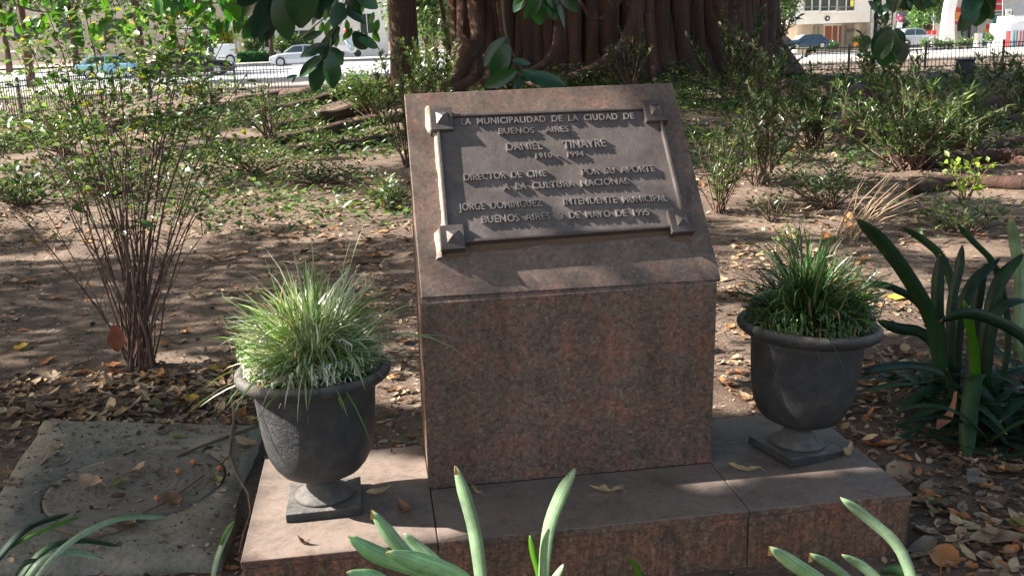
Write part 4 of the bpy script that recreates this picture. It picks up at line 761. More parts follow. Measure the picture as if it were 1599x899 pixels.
for pix, wd, m_ in (([(1336, 340, .75), (1378, 380, .75), (1422, 440, .75), (1458, 510, .75), (1470, 600, .75)], .072, m_strap), ([(1408, 354, 1.0), (1440, 374, 1.0), (1472, 405, .95), (1490, 470, .9), (1490, 600, .8)], .04, m_strap),
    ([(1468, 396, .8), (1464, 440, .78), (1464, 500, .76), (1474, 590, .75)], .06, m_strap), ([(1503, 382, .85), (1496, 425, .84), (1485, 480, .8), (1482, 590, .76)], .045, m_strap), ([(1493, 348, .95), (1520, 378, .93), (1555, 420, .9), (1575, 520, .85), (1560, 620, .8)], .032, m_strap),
    ([(1577, 334, .9), (1584, 380, .9), (1592, 440, .88), (1590, 560, .8)], .052, m_straplit), ([(1562, 402, .85), (1520, 440, .82), (1497, 500, .8), (1490, 600, .78)], .06, m_strap), ([(1466, 502, .5), (1510, 489, .52), (1560, 503, .55), (1612, 540, .6), (1640, 620, .65)], .05, m_strap),
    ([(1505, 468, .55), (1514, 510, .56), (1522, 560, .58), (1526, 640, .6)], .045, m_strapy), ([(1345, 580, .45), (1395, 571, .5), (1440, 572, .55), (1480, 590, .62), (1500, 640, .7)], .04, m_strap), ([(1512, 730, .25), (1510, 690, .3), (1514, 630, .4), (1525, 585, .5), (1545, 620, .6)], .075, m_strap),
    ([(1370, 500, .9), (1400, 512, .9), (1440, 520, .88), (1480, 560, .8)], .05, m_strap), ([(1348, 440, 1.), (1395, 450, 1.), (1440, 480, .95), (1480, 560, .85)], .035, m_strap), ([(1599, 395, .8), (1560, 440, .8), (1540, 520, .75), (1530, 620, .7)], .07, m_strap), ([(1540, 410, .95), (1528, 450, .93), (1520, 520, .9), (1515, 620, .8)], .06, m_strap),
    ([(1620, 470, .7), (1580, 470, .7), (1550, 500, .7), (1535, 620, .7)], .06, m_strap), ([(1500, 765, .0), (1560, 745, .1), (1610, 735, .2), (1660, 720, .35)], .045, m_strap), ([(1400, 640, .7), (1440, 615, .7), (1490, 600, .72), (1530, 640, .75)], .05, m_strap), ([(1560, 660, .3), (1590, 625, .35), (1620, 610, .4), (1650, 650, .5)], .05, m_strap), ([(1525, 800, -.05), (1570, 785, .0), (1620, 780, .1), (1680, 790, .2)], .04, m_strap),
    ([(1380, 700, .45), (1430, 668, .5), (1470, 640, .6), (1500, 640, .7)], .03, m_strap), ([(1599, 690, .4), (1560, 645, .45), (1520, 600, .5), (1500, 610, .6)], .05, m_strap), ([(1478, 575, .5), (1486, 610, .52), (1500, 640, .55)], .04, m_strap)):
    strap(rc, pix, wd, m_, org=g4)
straptip(rc, 1577, 333, .895, g4)
for k in range(165):
    a = rnd.uniform(0, 2*PI); b0 = np.array([rnd.uniform(-.25, .5), rnd.uniform(-.22, .2), 0]); L = rnd.uniform(.42, .7); e = rnd.uniform(.1, 1.05); pts = [b0]; d = np.array([math.cos(a)*math.cos(e), math.sin(a)*math.cos(e), math.sin(e)]); dr = rnd.uniform(.13, .33)
    if d[0] < -.2 and d[1] < -.1: continue
    if k >= 70: b0 = b0*.9+np.array([.02, -.4, 0]); pts = [b0]; L *= .95; dr *= 1.15
    c0 = b0
    for i in range(8): c0 = c0+d*L/8; pts.append(c0); d = unit(d-np.array([0, 0, dr]))
    pts = [np.array([p[0], p[1], max(p[2], .01)]) for p in pts]; wd = rnd.uniform(.026, .05); ww = [wd*.6, wd*.8, wd, wd, wd, wd, wd*.95, wd*.7, wd*.15]
    o = MB().ribbon(pts[::-1], ww[::-1], None, .14).build('leaf', m_strap, rc); bladeuv(o.data)
# dry stalks behind the right urn
xs, ys = gat(1322, 372); dsb = empty('dry_stalks', (xs, ys, Hs(xs, ys)), 'bundle of thin tan dry stalks leaning right behind the right urn grass', 'dry stalks')
for k in range(34):
    e = aty(rnd.uniform(1335, 1465), rnd.uniform(265, 335), ys+rnd.uniform(-.3, .3))-np.array([xs, ys, Hs(xs, ys)]); b0 = np.array([rnd.uniform(-.08, .08), rnd.uniform(-.08, .08), 0])
    MB().tube([b0, (b0+e)/2+[0, 0, .05], e], [.005, .004, .002], 4, False).build('stalk', m_straw, dsb)

# ------------------------------------------------------------------ hanging fig branches
fm = [leafmesh('leaf', .2, .095, m_fig, c_, 8, 0, .03) for c_ in (.1, .25, .4)]
fmy = [leafmesh('leaf', .2, .095, m_figy, c_, 8, 0, .03) for c_ in (.1, .25, .4)]
def figbranch(label, pts_px, leaves, cat='branch'):
    # pts_px: twig polyline (px,py,Y); leaves: (px,py of base, px,py of tip, Y, width factor)
    leaves = [((x0, y0, x0+rnd.uniform(-16, 10), y0+rnd.uniform(14, 26), Y_, wf, sd) if x1 == 0 and y1 == 0 else (x0, y0, x1, y1, Y_, wf, sd)) for x0, y0, x1, y1, Y_, wf, sd in leaves]
    P = [aty(*p) for p in pts_px]; org = P[0]; root = empty('hanging_fig_branch', tuple(org), label, cat)
    MB().tube([p-org for p in curve_pts(P, 8)], [.007-.004*i/(len(curve_pts(P, 8))-1) for i in range(len(curve_pts(P, 8)))], 6, False).build('twig', m_stick, root)
    fl2 = fmy if 'yellow green' in label or 'small leaved' in label else fm
    for i, (x0, y0, x1, y1, Y_, wf, sd) in enumerate(leaves):
        a = aty(x0, y0, Y_)-org; b_ = aty(x1, y1, Y_+rnd.uniform(-.05, .05))-org; d = b_-a; L = np.linalg.norm(d)
        o = link('leaf', fl2[i % 3], root); view = unit(CAM-(a+org)); nrm = unit(view+np.array([rnd.uniform(-.5, .5)+sd, rnd.uniform(-.3, .3), rnd.uniform(0, .8)]))
        orient(o, a, d, nrm, L/.2); mb_ = o.matrix_basis.copy(); o.matrix_basis = mb_ @ Matrix.Diagonal((wf, 1, 1, 1))
figbranch('dangling twig with a few large green fig leaves just behind the monument top', [(784, -20, 2.2), (786, 25, 2.1), (792, 62, 2.0), (806, 95, 2.0), (822, 118, 2.0)],
  [(791, 60, 754, 103, 2.0, 1.0, 0), (793, 70, 770, 122, 1.95, 1.1, 0), (800, 95, 828, 98, 1.9, .95, .2), (806, 110, 756, 136, 1.85, .9, 0), (818, 120, 803, 140, 1.8, 1., .1), (824, 110, 860, 138, 1.85, 1., 0), (822, 118, 885, 132, 1.8, .8, 0), (812, 112, 843, 128, 1.8, .9, .4), (795, 100, 805, 140, 1.95, .9, -.2)])
figbranch('hanging fig leaf cluster at the top centre before the trunk', [(820, -60, 2.4), (825, -20, 2.4), (845, 0, 2.3), (870, -5, 2.3)],
  [(830, -22, 800, 18, 2.4, 1., 0), (835, -15, 843, 38, 2.35, 1.2, 0), (850, -10, 875, 30, 2.3, 1., 0), (860, -12, 885, 42, 2.3, .5, .5), (845, -8, 820, 30, 2.3, 1., 0), (870, -20, 905, 15, 2.3, 1.1, 0), (828, -30, 806, 8, 2.4, .7, .4), (858, -25, 868, 12, 2.3, 1.3, 0)])
figbranch('large drooping fig leaves at the top left, before the street', [(400, -70, 1.6), (425, -30, 1.6), (440, -5, 1.6)],
  [(425, -15, 398, 62, 1.6, 1., 0), (432, -5, 452, 62, 1.6, 1.15, 0), (405, -30, 374, 14, 1.6, 1.2, 0), (425, 0, 418, 65, 1.65, .8, .3), (400, 20, 382, 66, 1.7, .9, 0), (470, -45, 472, 38, 1.55, 1.4, 0), (480, -30, 498, 32, 1.6, 1.2, 0), (440, -25, 490, 4, 1.6, 1., 0), (410, -20, 372, 20, 1.7, 1.1, 0), (412, 30, 408, 68, 1.7, 1., 0)])
figbranch('fig branch hanging low left of the reddish prop root', [(560, -50, 1.8), (545, -10, 1.8), (530, 30, 1.8), (515, 60, 1.8), (500, 88, 1.8)],
  [(530, 42, 506, 78, 1.8, 1.0, 0), (512, 70, 468, 86, 1.8, .8, 0), (505, 88, 462, 118, 1.8, .7, 0), (503, 92, 488, 145, 1.8, 1.0, 0), (515, 85, 523, 136, 1.8, 1.2, 0), (515, 75, 540, 100, 1.85, 1.2, 0), (560, 62, 592, 72, 1.7, 1.3, 0), (552, 50, 575, 80, 1.7, 1.3, 0), (545, 0, 560, 34, 1.8, 1.3, 0), (535, 5, 520, 42, 1.8, 1.2, 0), (500, 50, 475, 62, 1.8, .9, .4),
   (500, 25, 480, 36, 1.8, 1., .4), (555, -10, 590, 12, 1.8, 1.3, 0), (500, -10, 520, 22, 1.8, 1.3, 0), (565, -30, 552, 10, 1.8, 1.3, 0), (520, -20, 500, 18, 1.7, 1.2, 0), (515, 55, 500, 96, 1.8, .9, 0), (540, 20, 570, 30, 1.8, .9, 0), (465, 118, 445, 122, 1.8, .6, 0), (462, 118, 456, 130, 1.8, .5, 0)])
figbranch('twig of lit yellow green leaves among the hanging fig leaves at the top left', [(600, -40, 2.3), (570, 0, 2.3), (530, 20, 2.3), (505, 30, 2.3), (470, 60, 2.3)],
  [(rnd.uniform(470, 600), rnd.uniform(-10, 60), 0, 0, 2.3, rnd.uniform(.8, 1.2), rnd.uniform(-.4, .4)) for i in range(22)])
figbranch('small leaved fig twigs across the top left corner of the view', [(220, -40, 2.2), (270, -10, 2.2), (330, 5, 2.2), (395, 5, 2.2)],
  [(230+11*i, rnd.uniform(-14, 8), 230+11*i+rnd.uniform(-12, 12), rnd.uniform(14, 34), 2.2, rnd.uniform(.8, 1.2), rnd.uniform(-.3, .3)) for i in range(16)]+[(330+6*i, rnd.uniform(20, 34), 330+6*i+rnd.uniform(-12, 8), rnd.uniform(45, 62), 2.25, rnd.uniform(.7, 1.), rnd.uniform(-.3, .3)) for i in range(10)])
figbranch('long drooping twig of yellow green leaves across the upper left corner', [(-40, -30, 2.4), (30, 10, 2.4), (90, 20, 2.4), (170, 12, 2.4)],
  [(rnd.uniform(-10, 200), rnd.uniform(-12, 50), 0, 0, 2.4, rnd.uniform(.8, 1.2), rnd.uniform(-.4, .4)) for i in range(34)])
figbranch('twig of small leaved yellow green fig leaves left of the white van', [(180, -30, 2.5), (230, 20, 2.5), (280, 45, 2.5), (330, 40, 2.5)],
  [(rnd.uniform(190, 345), rnd.uniform(0, 60), 0, 0, 2.5, rnd.uniform(.8, 1.2), rnd.uniform(-.4, .4)) for i in range(26)])
figbranch('dark hanging pair of big fig leaves at the top right', [(1530, -70, 1.9), (1533, -25, 1.9), (1532, 5, 1.9)],
  [(1530, -20, 1506, 30, 1.9, 1.1, 0), (1526, 2, 1503, 46, 1.9, 1.2, 0), (1534, 2, 1530, 48, 1.9, 1.1, 0), (1536, -20, 1552, 22, 1.9, .9, 0), (1536, 0, 1549, 36, 1.9, .9, 0), (1520, -25, 1502, 14, 1.9, .9, 0)])
figbranch('silhouetted fig leaf cluster hanging from a long thin twig at right', [(1397, -60, 2.6), (1395, 0, 2.6), (1393, 30, 2.6), (1392, 46, 2.6)],
  [(1390, 44, 1364, 84, 2.6, 1.5, 0), (1388, 46, 1383, 104, 2.6, 1.6, 0), (1398, 45, 1410, 82, 2.6, 1.4, .2), (1402, 62, 1411, 98, 2.6, 1.4, .2), (1372, 24, 1387, 8, 2.6, 1.3, 0), (1376, 22, 1384, 28, 2.6, 1.2, 0), (1392, 55, 1376, 92, 2.6, 1.1, 0), (1372, 20, 1360, 2, 2.6, .9, 0), (1366, 14, 1374, -4, 2.6, .9, 0)])
figbranch('dark fig leaves along the top edge above the round sign', [(1385, -50, 2.8), (1420, -20, 2.8), (1455, -15, 2.8)],
  [(1400+9*i, rnd.uniform(-22, -6), 1400+9*i+rnd.uniform(-8, 8), rnd.uniform(10, 24), 2.8, rnd.uniform(1., 1.4), 0) for i in range(7)])

# ------------------------------------------------------------------ the big fig tree
tree = empty('giant_fig_tree', (TX, 24.5, Hs(TX, 24.5)), 'huge old fig tree with fluted reddish trunk and hanging aerial roots behind the monument', 'tree')
TO = np.array([TX, 24.5, Hs(TX, 24.5)])
def tl_(p): return np.array(p)-TO
xl = aty(735, 60, 24.)[0]; xr = aty(1215, 60, 24.)[0]; hw = (xr-xl)/2; xc = (xl+xr)/2
vs = []; nz_, na = 14, 96
for j in range(nz_):
    z = -.3+8.5*(j/(nz_-1))**1.3; fl_ = 1+.22*math.exp(-max(z, 0)/.8)
    for i in range(na):
        a = 2*PI*i/na; r_ = .80+.10*float(vn(i*.42, j*.12, 3))+.10*float(vn(i*1.1, j*.2, 5))
        r_ *= fl_*(1+.05*z/8); vs.append((xc-TX+hw*r_*math.cos(a), .5+1.9*r_*math.sin(a), z))
MB().add(vs, [(j*na+i, j*na+(i+1) % na, (j+1)*na+(i+1) % na, (j+1)*na+i) for j in range(nz_-1) for i in range(na)]).build('trunk', m_bark, tree)
for k in range(54):
    u = -1.02+2.04*(k+.5+rnd.uniform(-.3, .3))/54; a = math.asin(max(-1, min(1, u))); x = hw*u; y = -1.75*math.cos(a)+.4; r0 = rnd.uniform(.08, .26); z0 = -.2
    top = 8.; pts = []; ph = rnd.uniform(0, 6)
    for j in range(9):
        z = z0+top*j/8; pts.append((xc-TX+x*(1+.02*z)+.10*math.sin(z*.9+ph)+(u*.6*math.exp(-max(0, z)/.5)), y-.5*math.exp(-max(0, z)/.4)+.08*math.sin(z+ph), z))
    MB().tube(pts, [r0*(1.5 if j == 0 else 1+.15*math.sin(j*1.7+ph)) for j in range(9)], 10, False).build('aerial_root', m_bark, tree)
for pl, r0, r1 in (([(870, 40), (868, 70), (855, 95), (830, 112), (800, 122), (770, 130)], .09, .12), ([(990, 0), (985, 40), (965, 80), (925, 110), (880, 128), (820, 140)], .12, .2), ([(735, 70), (722, 105), (700, 128), (660, 138)], .3, .14), ([(750, 100), (735, 128), (700, 142), (640, 150)], .26, .12),
                   ([(770, 110), (760, 130), (730, 150)], .3, .2), ([(1010, 20), (1015, 60), (1020, 110), (1030, 150)], .1, .12), ([(1120, 0), (1135, 50), (1150, 100), (1165, 140)], .14, .2), ([(905, 0), (925, 30), (955, 20), (975, -10)], .04, .04)):
    P = curve_pts([tl_(aty(x, y, 22.3-.008*max(0, y-60))) for x, y in pl], 12); n_ = len(P)
    MB().tube(P, [r0+(r1-r0)*i/(n_-1) for i in range(n_)], 8).build('surface_root', m_bark, tree)
# prop root at left
for dx, r_ in ((0, .3), (.22, .2), (-.18, .14)):
    a = tl_(aty(622, 0, 23.5)); MB().tube([(a[0]+dx+.05*math.sin(j), a[1]+abs(dx), -.1+8*j/7) for j in range(8)], [r_*(1.25 if j == 0 else 1) for j in range(8)], 12, False).build('prop_root', m_bark, tree)
a = tl_(aty(692, 0, 23.8)); MB().tube([(a[0]+.1*math.sin(j*2), a[1], -.1+8*j/7) for j in range(8)], .06, 6, False).build('aerial_root', m_bark, tree)
# long roots on the soil at left and right
for pl, r0, r1 in (([(370, 165), (440, 152), (520, 148), (600, 130), (680, 120)], .1, .3), ([(400, 190), (470, 182), (540, 172), (620, 158), (700, 150)], .1, .2), ([(430, 225), (500, 212), (580, 198), (660, 190)], .1, .16), ([(440, 160), (500, 158), (570, 146), (650, 140)], .16, .3), ([(420, 205), (470, 200), (560, 186), (640, 172)], .1, .2), ([(460, 240), (540, 232), (640, 215)], .06, .1), ([(1380, 260), (1460, 262), (1540, 250), (1640, 255)], .08, .12), ([(1420, 300), (1500, 288), (1600, 292), (1680, 290)], .07, .09), ([(1400, 185), (1480, 180), (1560, 170), (1650, 165)], .16, .2), ([(180, 200), (240, 192), (330, 180), (400, 172)], .1, .1), ([(1200, 150), (1290, 160), (1380, 150), (1480, 160), (1590, 150)], .25, .1), ([(1440, 215), (1520, 200), (1599, 190), (1680, 180)], .12, .12), ([(1480, 245), (1560, 232), (1640, 225)], .08, .1)):
    P = []
    for x, y in pl: q_ = atz(x, y, 0); q_[2] = Hs(q_[0], q_[1])+.06; P.append(q_-TO)
    P = curve_pts(P, 12); n_ = len(P); MB().tube(P, [(r0+(r1-r0)*i/(n_-1))*(1+.15*math.sin(i*2.1)) for i in range(n_)], 8).build('surface_root', m_bark, tree)
for k in range(6):
    a = PI*(.55+.9*k/5); e = np.array([xc-TX+math.cos(a)*9-3, .5+math.sin(a+.6)*7-5, 8.6+rnd.uniform(-.4, .6)]); b0 = np.array([xc-TX+math.cos(a)*hw*.6, .5, 6.]); c0 = (b0+e)/2+[0, 0, 1.2]
    MB().tube([(1-t)**2*b0+2*t*(1-t)*c0+t*t*e for t in np.linspace(0, 1, 9)], [.55*(1-.75*i/8) for i in range(9)], 10).build('limb', m_bark, tree)
# crown overhead, unseen: leaves placed to shade, left open for the sun patches
def gproj(P): P = np.asarray(P, float); return P[..., :2]-SUN_T[:2]*(P[..., 2:3]/SUN_T[2])
LIT = []
def lit(P, r): g_ = gproj(np.array(P, float)); LIT.append((g_[0], g_[1], r))
for q_, r_ in (((-.45, -.25, PT), .2), ((-.45, .02, PT), .2), ((-.2, .2, PT), .2), ((-.2, -.2, PT), .22), ((-.45, .28, PT), .2), ((-.57, -.05, .35), .2), ((-.55, -.05, .55), .22), ((-.42, -.03, .75), .14), ((-.36, -.03, .88), .13), ((-.45, .0, .8), .15), ((-.52, -.1, .7), .14), ((-.5, .05, .78), .14),
               ((0, .2, .3), .1), ((0, .25, .6), .08), ((0, .28, .85), .08), ((0, .35, 1.1), .08), ((1.38, -.2, .65), .07), ((1.52, .05, .85), .15), ((1.4, .0, .95), .13), ((1.6, .05, .75), .1),
               ((-.1, -.8, .35), .22), ((.1, -.75, .45), .22), ((.3, -.75, .45), .2), ((.02, -.75, .25), .2), ((1.15, -.75, .3), .18), ((1.0, -.75, .3), .16), ((1.3, -.7, .35), .18), ((-1., -.5, .22), .1), ((2.75, .9, .75), .07)): lit(q_, r_)
for xx, rr_ in ((.02, .08), (.1, .08), (.18, .08), (.26, .08), (.34, .08), (.42, .08), (.5, .07), (.58, .07), (.66, .06), (.74, .05), (.86, .05)):
    for yy in (.13, .19, .25, .31, .37): lit((xx, yy, .86+yy*1.65), rr_)
for q_ in ((.05, .05, .92), (.14, .03, .9), (.03, .01, .88)): lit(q_, .08)
for q_, r_ in (((-1.5, 2.3, 1.9), .6), ((-2.1, 2.3, 1.8), .6), ((-.9, 2.3, 1.7), .45), ((-1.3, 2.5, 1.5), .4)): lit(q_, r_)
for px, py, r_ in ((1140, 560, .28), (1135, 620, .2), (1150, 500, .3), (1160, 430, .4), (1425, 480, .42), (1230, 400, .5), (1390, 430, .3), (300, 350, .35), (120, 330, .9), (60, 250, 1.5), (330, 255, 1.2), (200, 220, 1.6), (500, 262, .8), (1150, 300, .6), (1250, 345, .5), (1500, 380, .4), (1580, 300, .5), (440, 205, 1.2)):
    p = atz(px, py, 0); LIT.append((p[0], p[1], r_))
n_ = 230000; GX = rng.uniform(-10, 15, n_); GY = rng.uniform(-5, 24.5, n_)
field = .55*vn(GX*.7, GY*.5, 61)+.45*vn(GX*2.2, GY*1.6, 63)
thr = np.where((GY < 1.7) & (GY > -1.2), .97, np.where(GY < 5.6, .78, np.where((GY > 19.5) & (GX > 1.), .9, np.where((GX > 3.2) & (GY > 7), .6, .5)))); keep = field < thr
for x, y, r_ in LIT: keep &= ((GX-x)**2+(GY-y)**2 > (r_+.08)**2)
near = (GY < 5) | ((GY > 20) & (GX > 1)); keep &= near | (rng.uniform(0, 1, n_) < .95)
GX, GY = GX[keep], GY[keep]
GX2 = rng.uniform(-3.2, 4.2, 52000); GY2 = rng.uniform(-1.1, 1.75, 52000); keep = vn(GX2*3, GY2*2.2, 81) < .86
for x, y, r_ in LIT: keep &= ((GX2-x)**2+(GY2-y)**2 > (r_+.08)**2)
GX2, GY2 = GX2[keep], GY2[keep]
GX = np.concatenate([GX, GX2]); GY = np.concatenate([GY, GY2]); n_ = len(GX); hh = rng.uniform(4.6, 7.4, n_)
P = np.stack([GX, GY, np.zeros(n_)], 1)-SUN_T*(hh/(-SUN_T[2]))[:, None]
a = rng.uniform(0, 2*PI, n_); Dr = np.stack([np.cos(a), np.sin(a), rng.normal(-.3, .4, n_)], 1); N = np.stack([rng.normal(-.6, .5, n_), rng.normal(.15, .5, n_), np.ones(n_)], 1)
n2 = 16000; u_ = unit(rng.normal(0, 1, (n2, 3)))*rng.uniform(.3, 1, (n2, 1)); P2 = u_*[11, 6.5, 2.2]+[xc, 25.5, 8.2]; P2 = P2[P2[:, 2] > 5.6]; n2 = len(P2)
P = np.vstack([P, P2]); Dr = np.vstack([Dr, unit(rng.normal(0, 1, (n2, 3)))]); N = np.vstack([N, rng.normal(0, .5, (n2, 3))+[0, 0, 1]]); n_ += n2; big_ = np.where(np.arange(n_) < n_-n2, 1., 2.6)
V, F_, C3 = leafset(P-TO, Dr, N, big_*rng.uniform(.12, .2, n_), big_*rng.uniform(.06, .095, n_), pal([(.02, .07, .03), (.03, .09, .03)], n_))
tag(link('crown', npmesh('crown', V, F_, C3), tree, m_canopy), kind='stuff')

# ------------------------------------------------------------------ stump, bin, posts
x, y = gat(1345, 222); st = empty('tree_stump', (x, y, Hs(x, y)), 'broken brown stump with a dark hollow between the green shrubs', 'stump')
mb = MB(); vs = []
for j in range(6):
    for i in range(14):
        a = 2*PI*i/14; r_ = (.34-.03*j)*(1+.2*float(vn(i*.9, j*.3, 3))); vs.append((r_*math.cos(a)*1.3, r_*math.sin(a), -.05+j*.11+(.12*float(vn(i*1.3, 0, 6)) if j == 5 else 0)))
mb.add(vs, [(j*14+i, j*14+(i+1) % 14, (j+1)*14+(i+1) % 14, (j+1)*14+i) for j in range(5) for i in range(14)]); mb.build('bark', m_bark, st)
MB().lathe([(.0005, .3), (.28, .32)], 12).build('hollow', m_dark, st)  # near-black disc painted in for the shade inside the stump
for pl in ([(1365, 190), (1375, 150), (1340, 148)], [(1320, 170), (1345, 160), (1400, 170)]): MB().tube([aty(a_, b_, y)-np.array([x, y, Hs(x, y)]) for a_, b_ in pl], [.07, .05, .02], 6).build('root', m_bark, st)
p = aty(1505, 130, 21.); b = empty('litter_bin', (p[0], 21., Hs(p[0], 21)), 'dark square bin standing before the fence at right', 'bin')
hb_ = aty(1505, 92, 21.)[2]-Hs(p[0], 21); MB().box(-.17, .17, -.17, .17, 0, hb_-.06).build('body', m_dark, b, False, .02); MB().box(-.18, .18, -.18, .18, hb_-.055, hb_).build('lid', m_dark, b, False, .02)
p = aty(1362, 115, 22.); q_ = aty(1370, 0, 22.); z0 = Hs(p[0], 22); po = empty('lamp_post', (p[0], 22., z0), 'thin dark post rising beyond the shrubs, right of the fig trunk', 'post')
dx = (q_[0]-p[0])/(q_[2]-p[2])
MB().tube([(dx*z, 0, z) for z in (0, 1, 2, 3, 4.2)], [.07, .05, .045, .04, .04], 10).build('shaft', m_dark, po)
MB().tube([(dx*z, 0, z) for z in (1.55, 1.58, 1.7, 1.72)], [.045, .065, .065, .045], 10).build('collar', m_dark, po); z1 = aty(1367, 10, 22.)[2]-z0
MB().tube([(dx*z, 0, z) for z in (z1, z1+.02, z1+.28, z1+.3)], [.05, .11, .11, .05], 10).build('box', m_dark, po); MB().box(-.12, .02, -.02, .02, z1-.08, z1-.05).build('bracket', m_dark, po)

# ------------------------------------------------------------------ fences
bar_me = MB().add([], []).v
def fence(name, p0, p1, h, sp_, label, zf_=None):
    p0 = np.array(p0[:2]); p1 = np.array(p1[:2]); Lf = np.linalg.norm(p1-p0); d = (p1-p0)/Lf; z0 = Hs(*p0); root = empty(name, (p0[0], p0[1], 0), label, 'fence'); root.rotation_euler = (0, 0, math.atan2(d[1], d[0]))
    mb = MB(); mb.box(-.009, .009, -.009, .009, .04, h); mb.add([(-.012, -.012, h), (.012, -.012, h), (.012, .012, h), (-.012, .012, h), (0, 0, h+.07)], [(0, 1, 4), (1, 2, 4), (2, 3, 4), (3, 0, 4)]); bm_ = mb.mesh('bar', False); bm_.materials.append(m_dark)
    n_ = int(Lf/sp_); zz = lambda s: Hs(*(p0+d*s))
    for i in range(n_): o = link('bar', bm_, root); o.location = (i*sp_, 0, zz(i*sp_))
    seg = 12
    for hz in (.1, h-.17, h-.03):
        rb = MB(); rb.tube([(Lf*i/seg, 0, zz(Lf*i/seg)+hz) for i in range(seg+1)], .017, 4).build('rail', m_dark, root)
    pm = MB().box(-.03, .03, -.03, .03, -.05, h+.08).mesh('post', False); pm.materials.append(m_dark)
    for i in range(int(Lf/2.6)+1): o = link('post', pm, root); o.location = (i*2.6+.04, .002, zz(i*2.6))
A0 = atz(-60, 197); A1 = atz(250, 152); fence('iron_fence', A0, A1, 1.0, .115, 'low black iron railing at the far left, seen through the shrub')
B0 = np.array([A1[0]+.25, A1[1]+.1, 0]); B1 = atz(470, 146); B1 = B0+(B1-B0)*.95; fence('iron_fence', B0, B1, 1.0, .125, 'low black iron railing between the thin stemmed shrub and the fallen root')
fence('iron_fence', (aty(1215, 90, 31.)[0], 31.5, 0), (aty(1660, 90, 28.)[0], 29.5, 0), .86, .13, 'low black iron railing on the right, before the bright street')

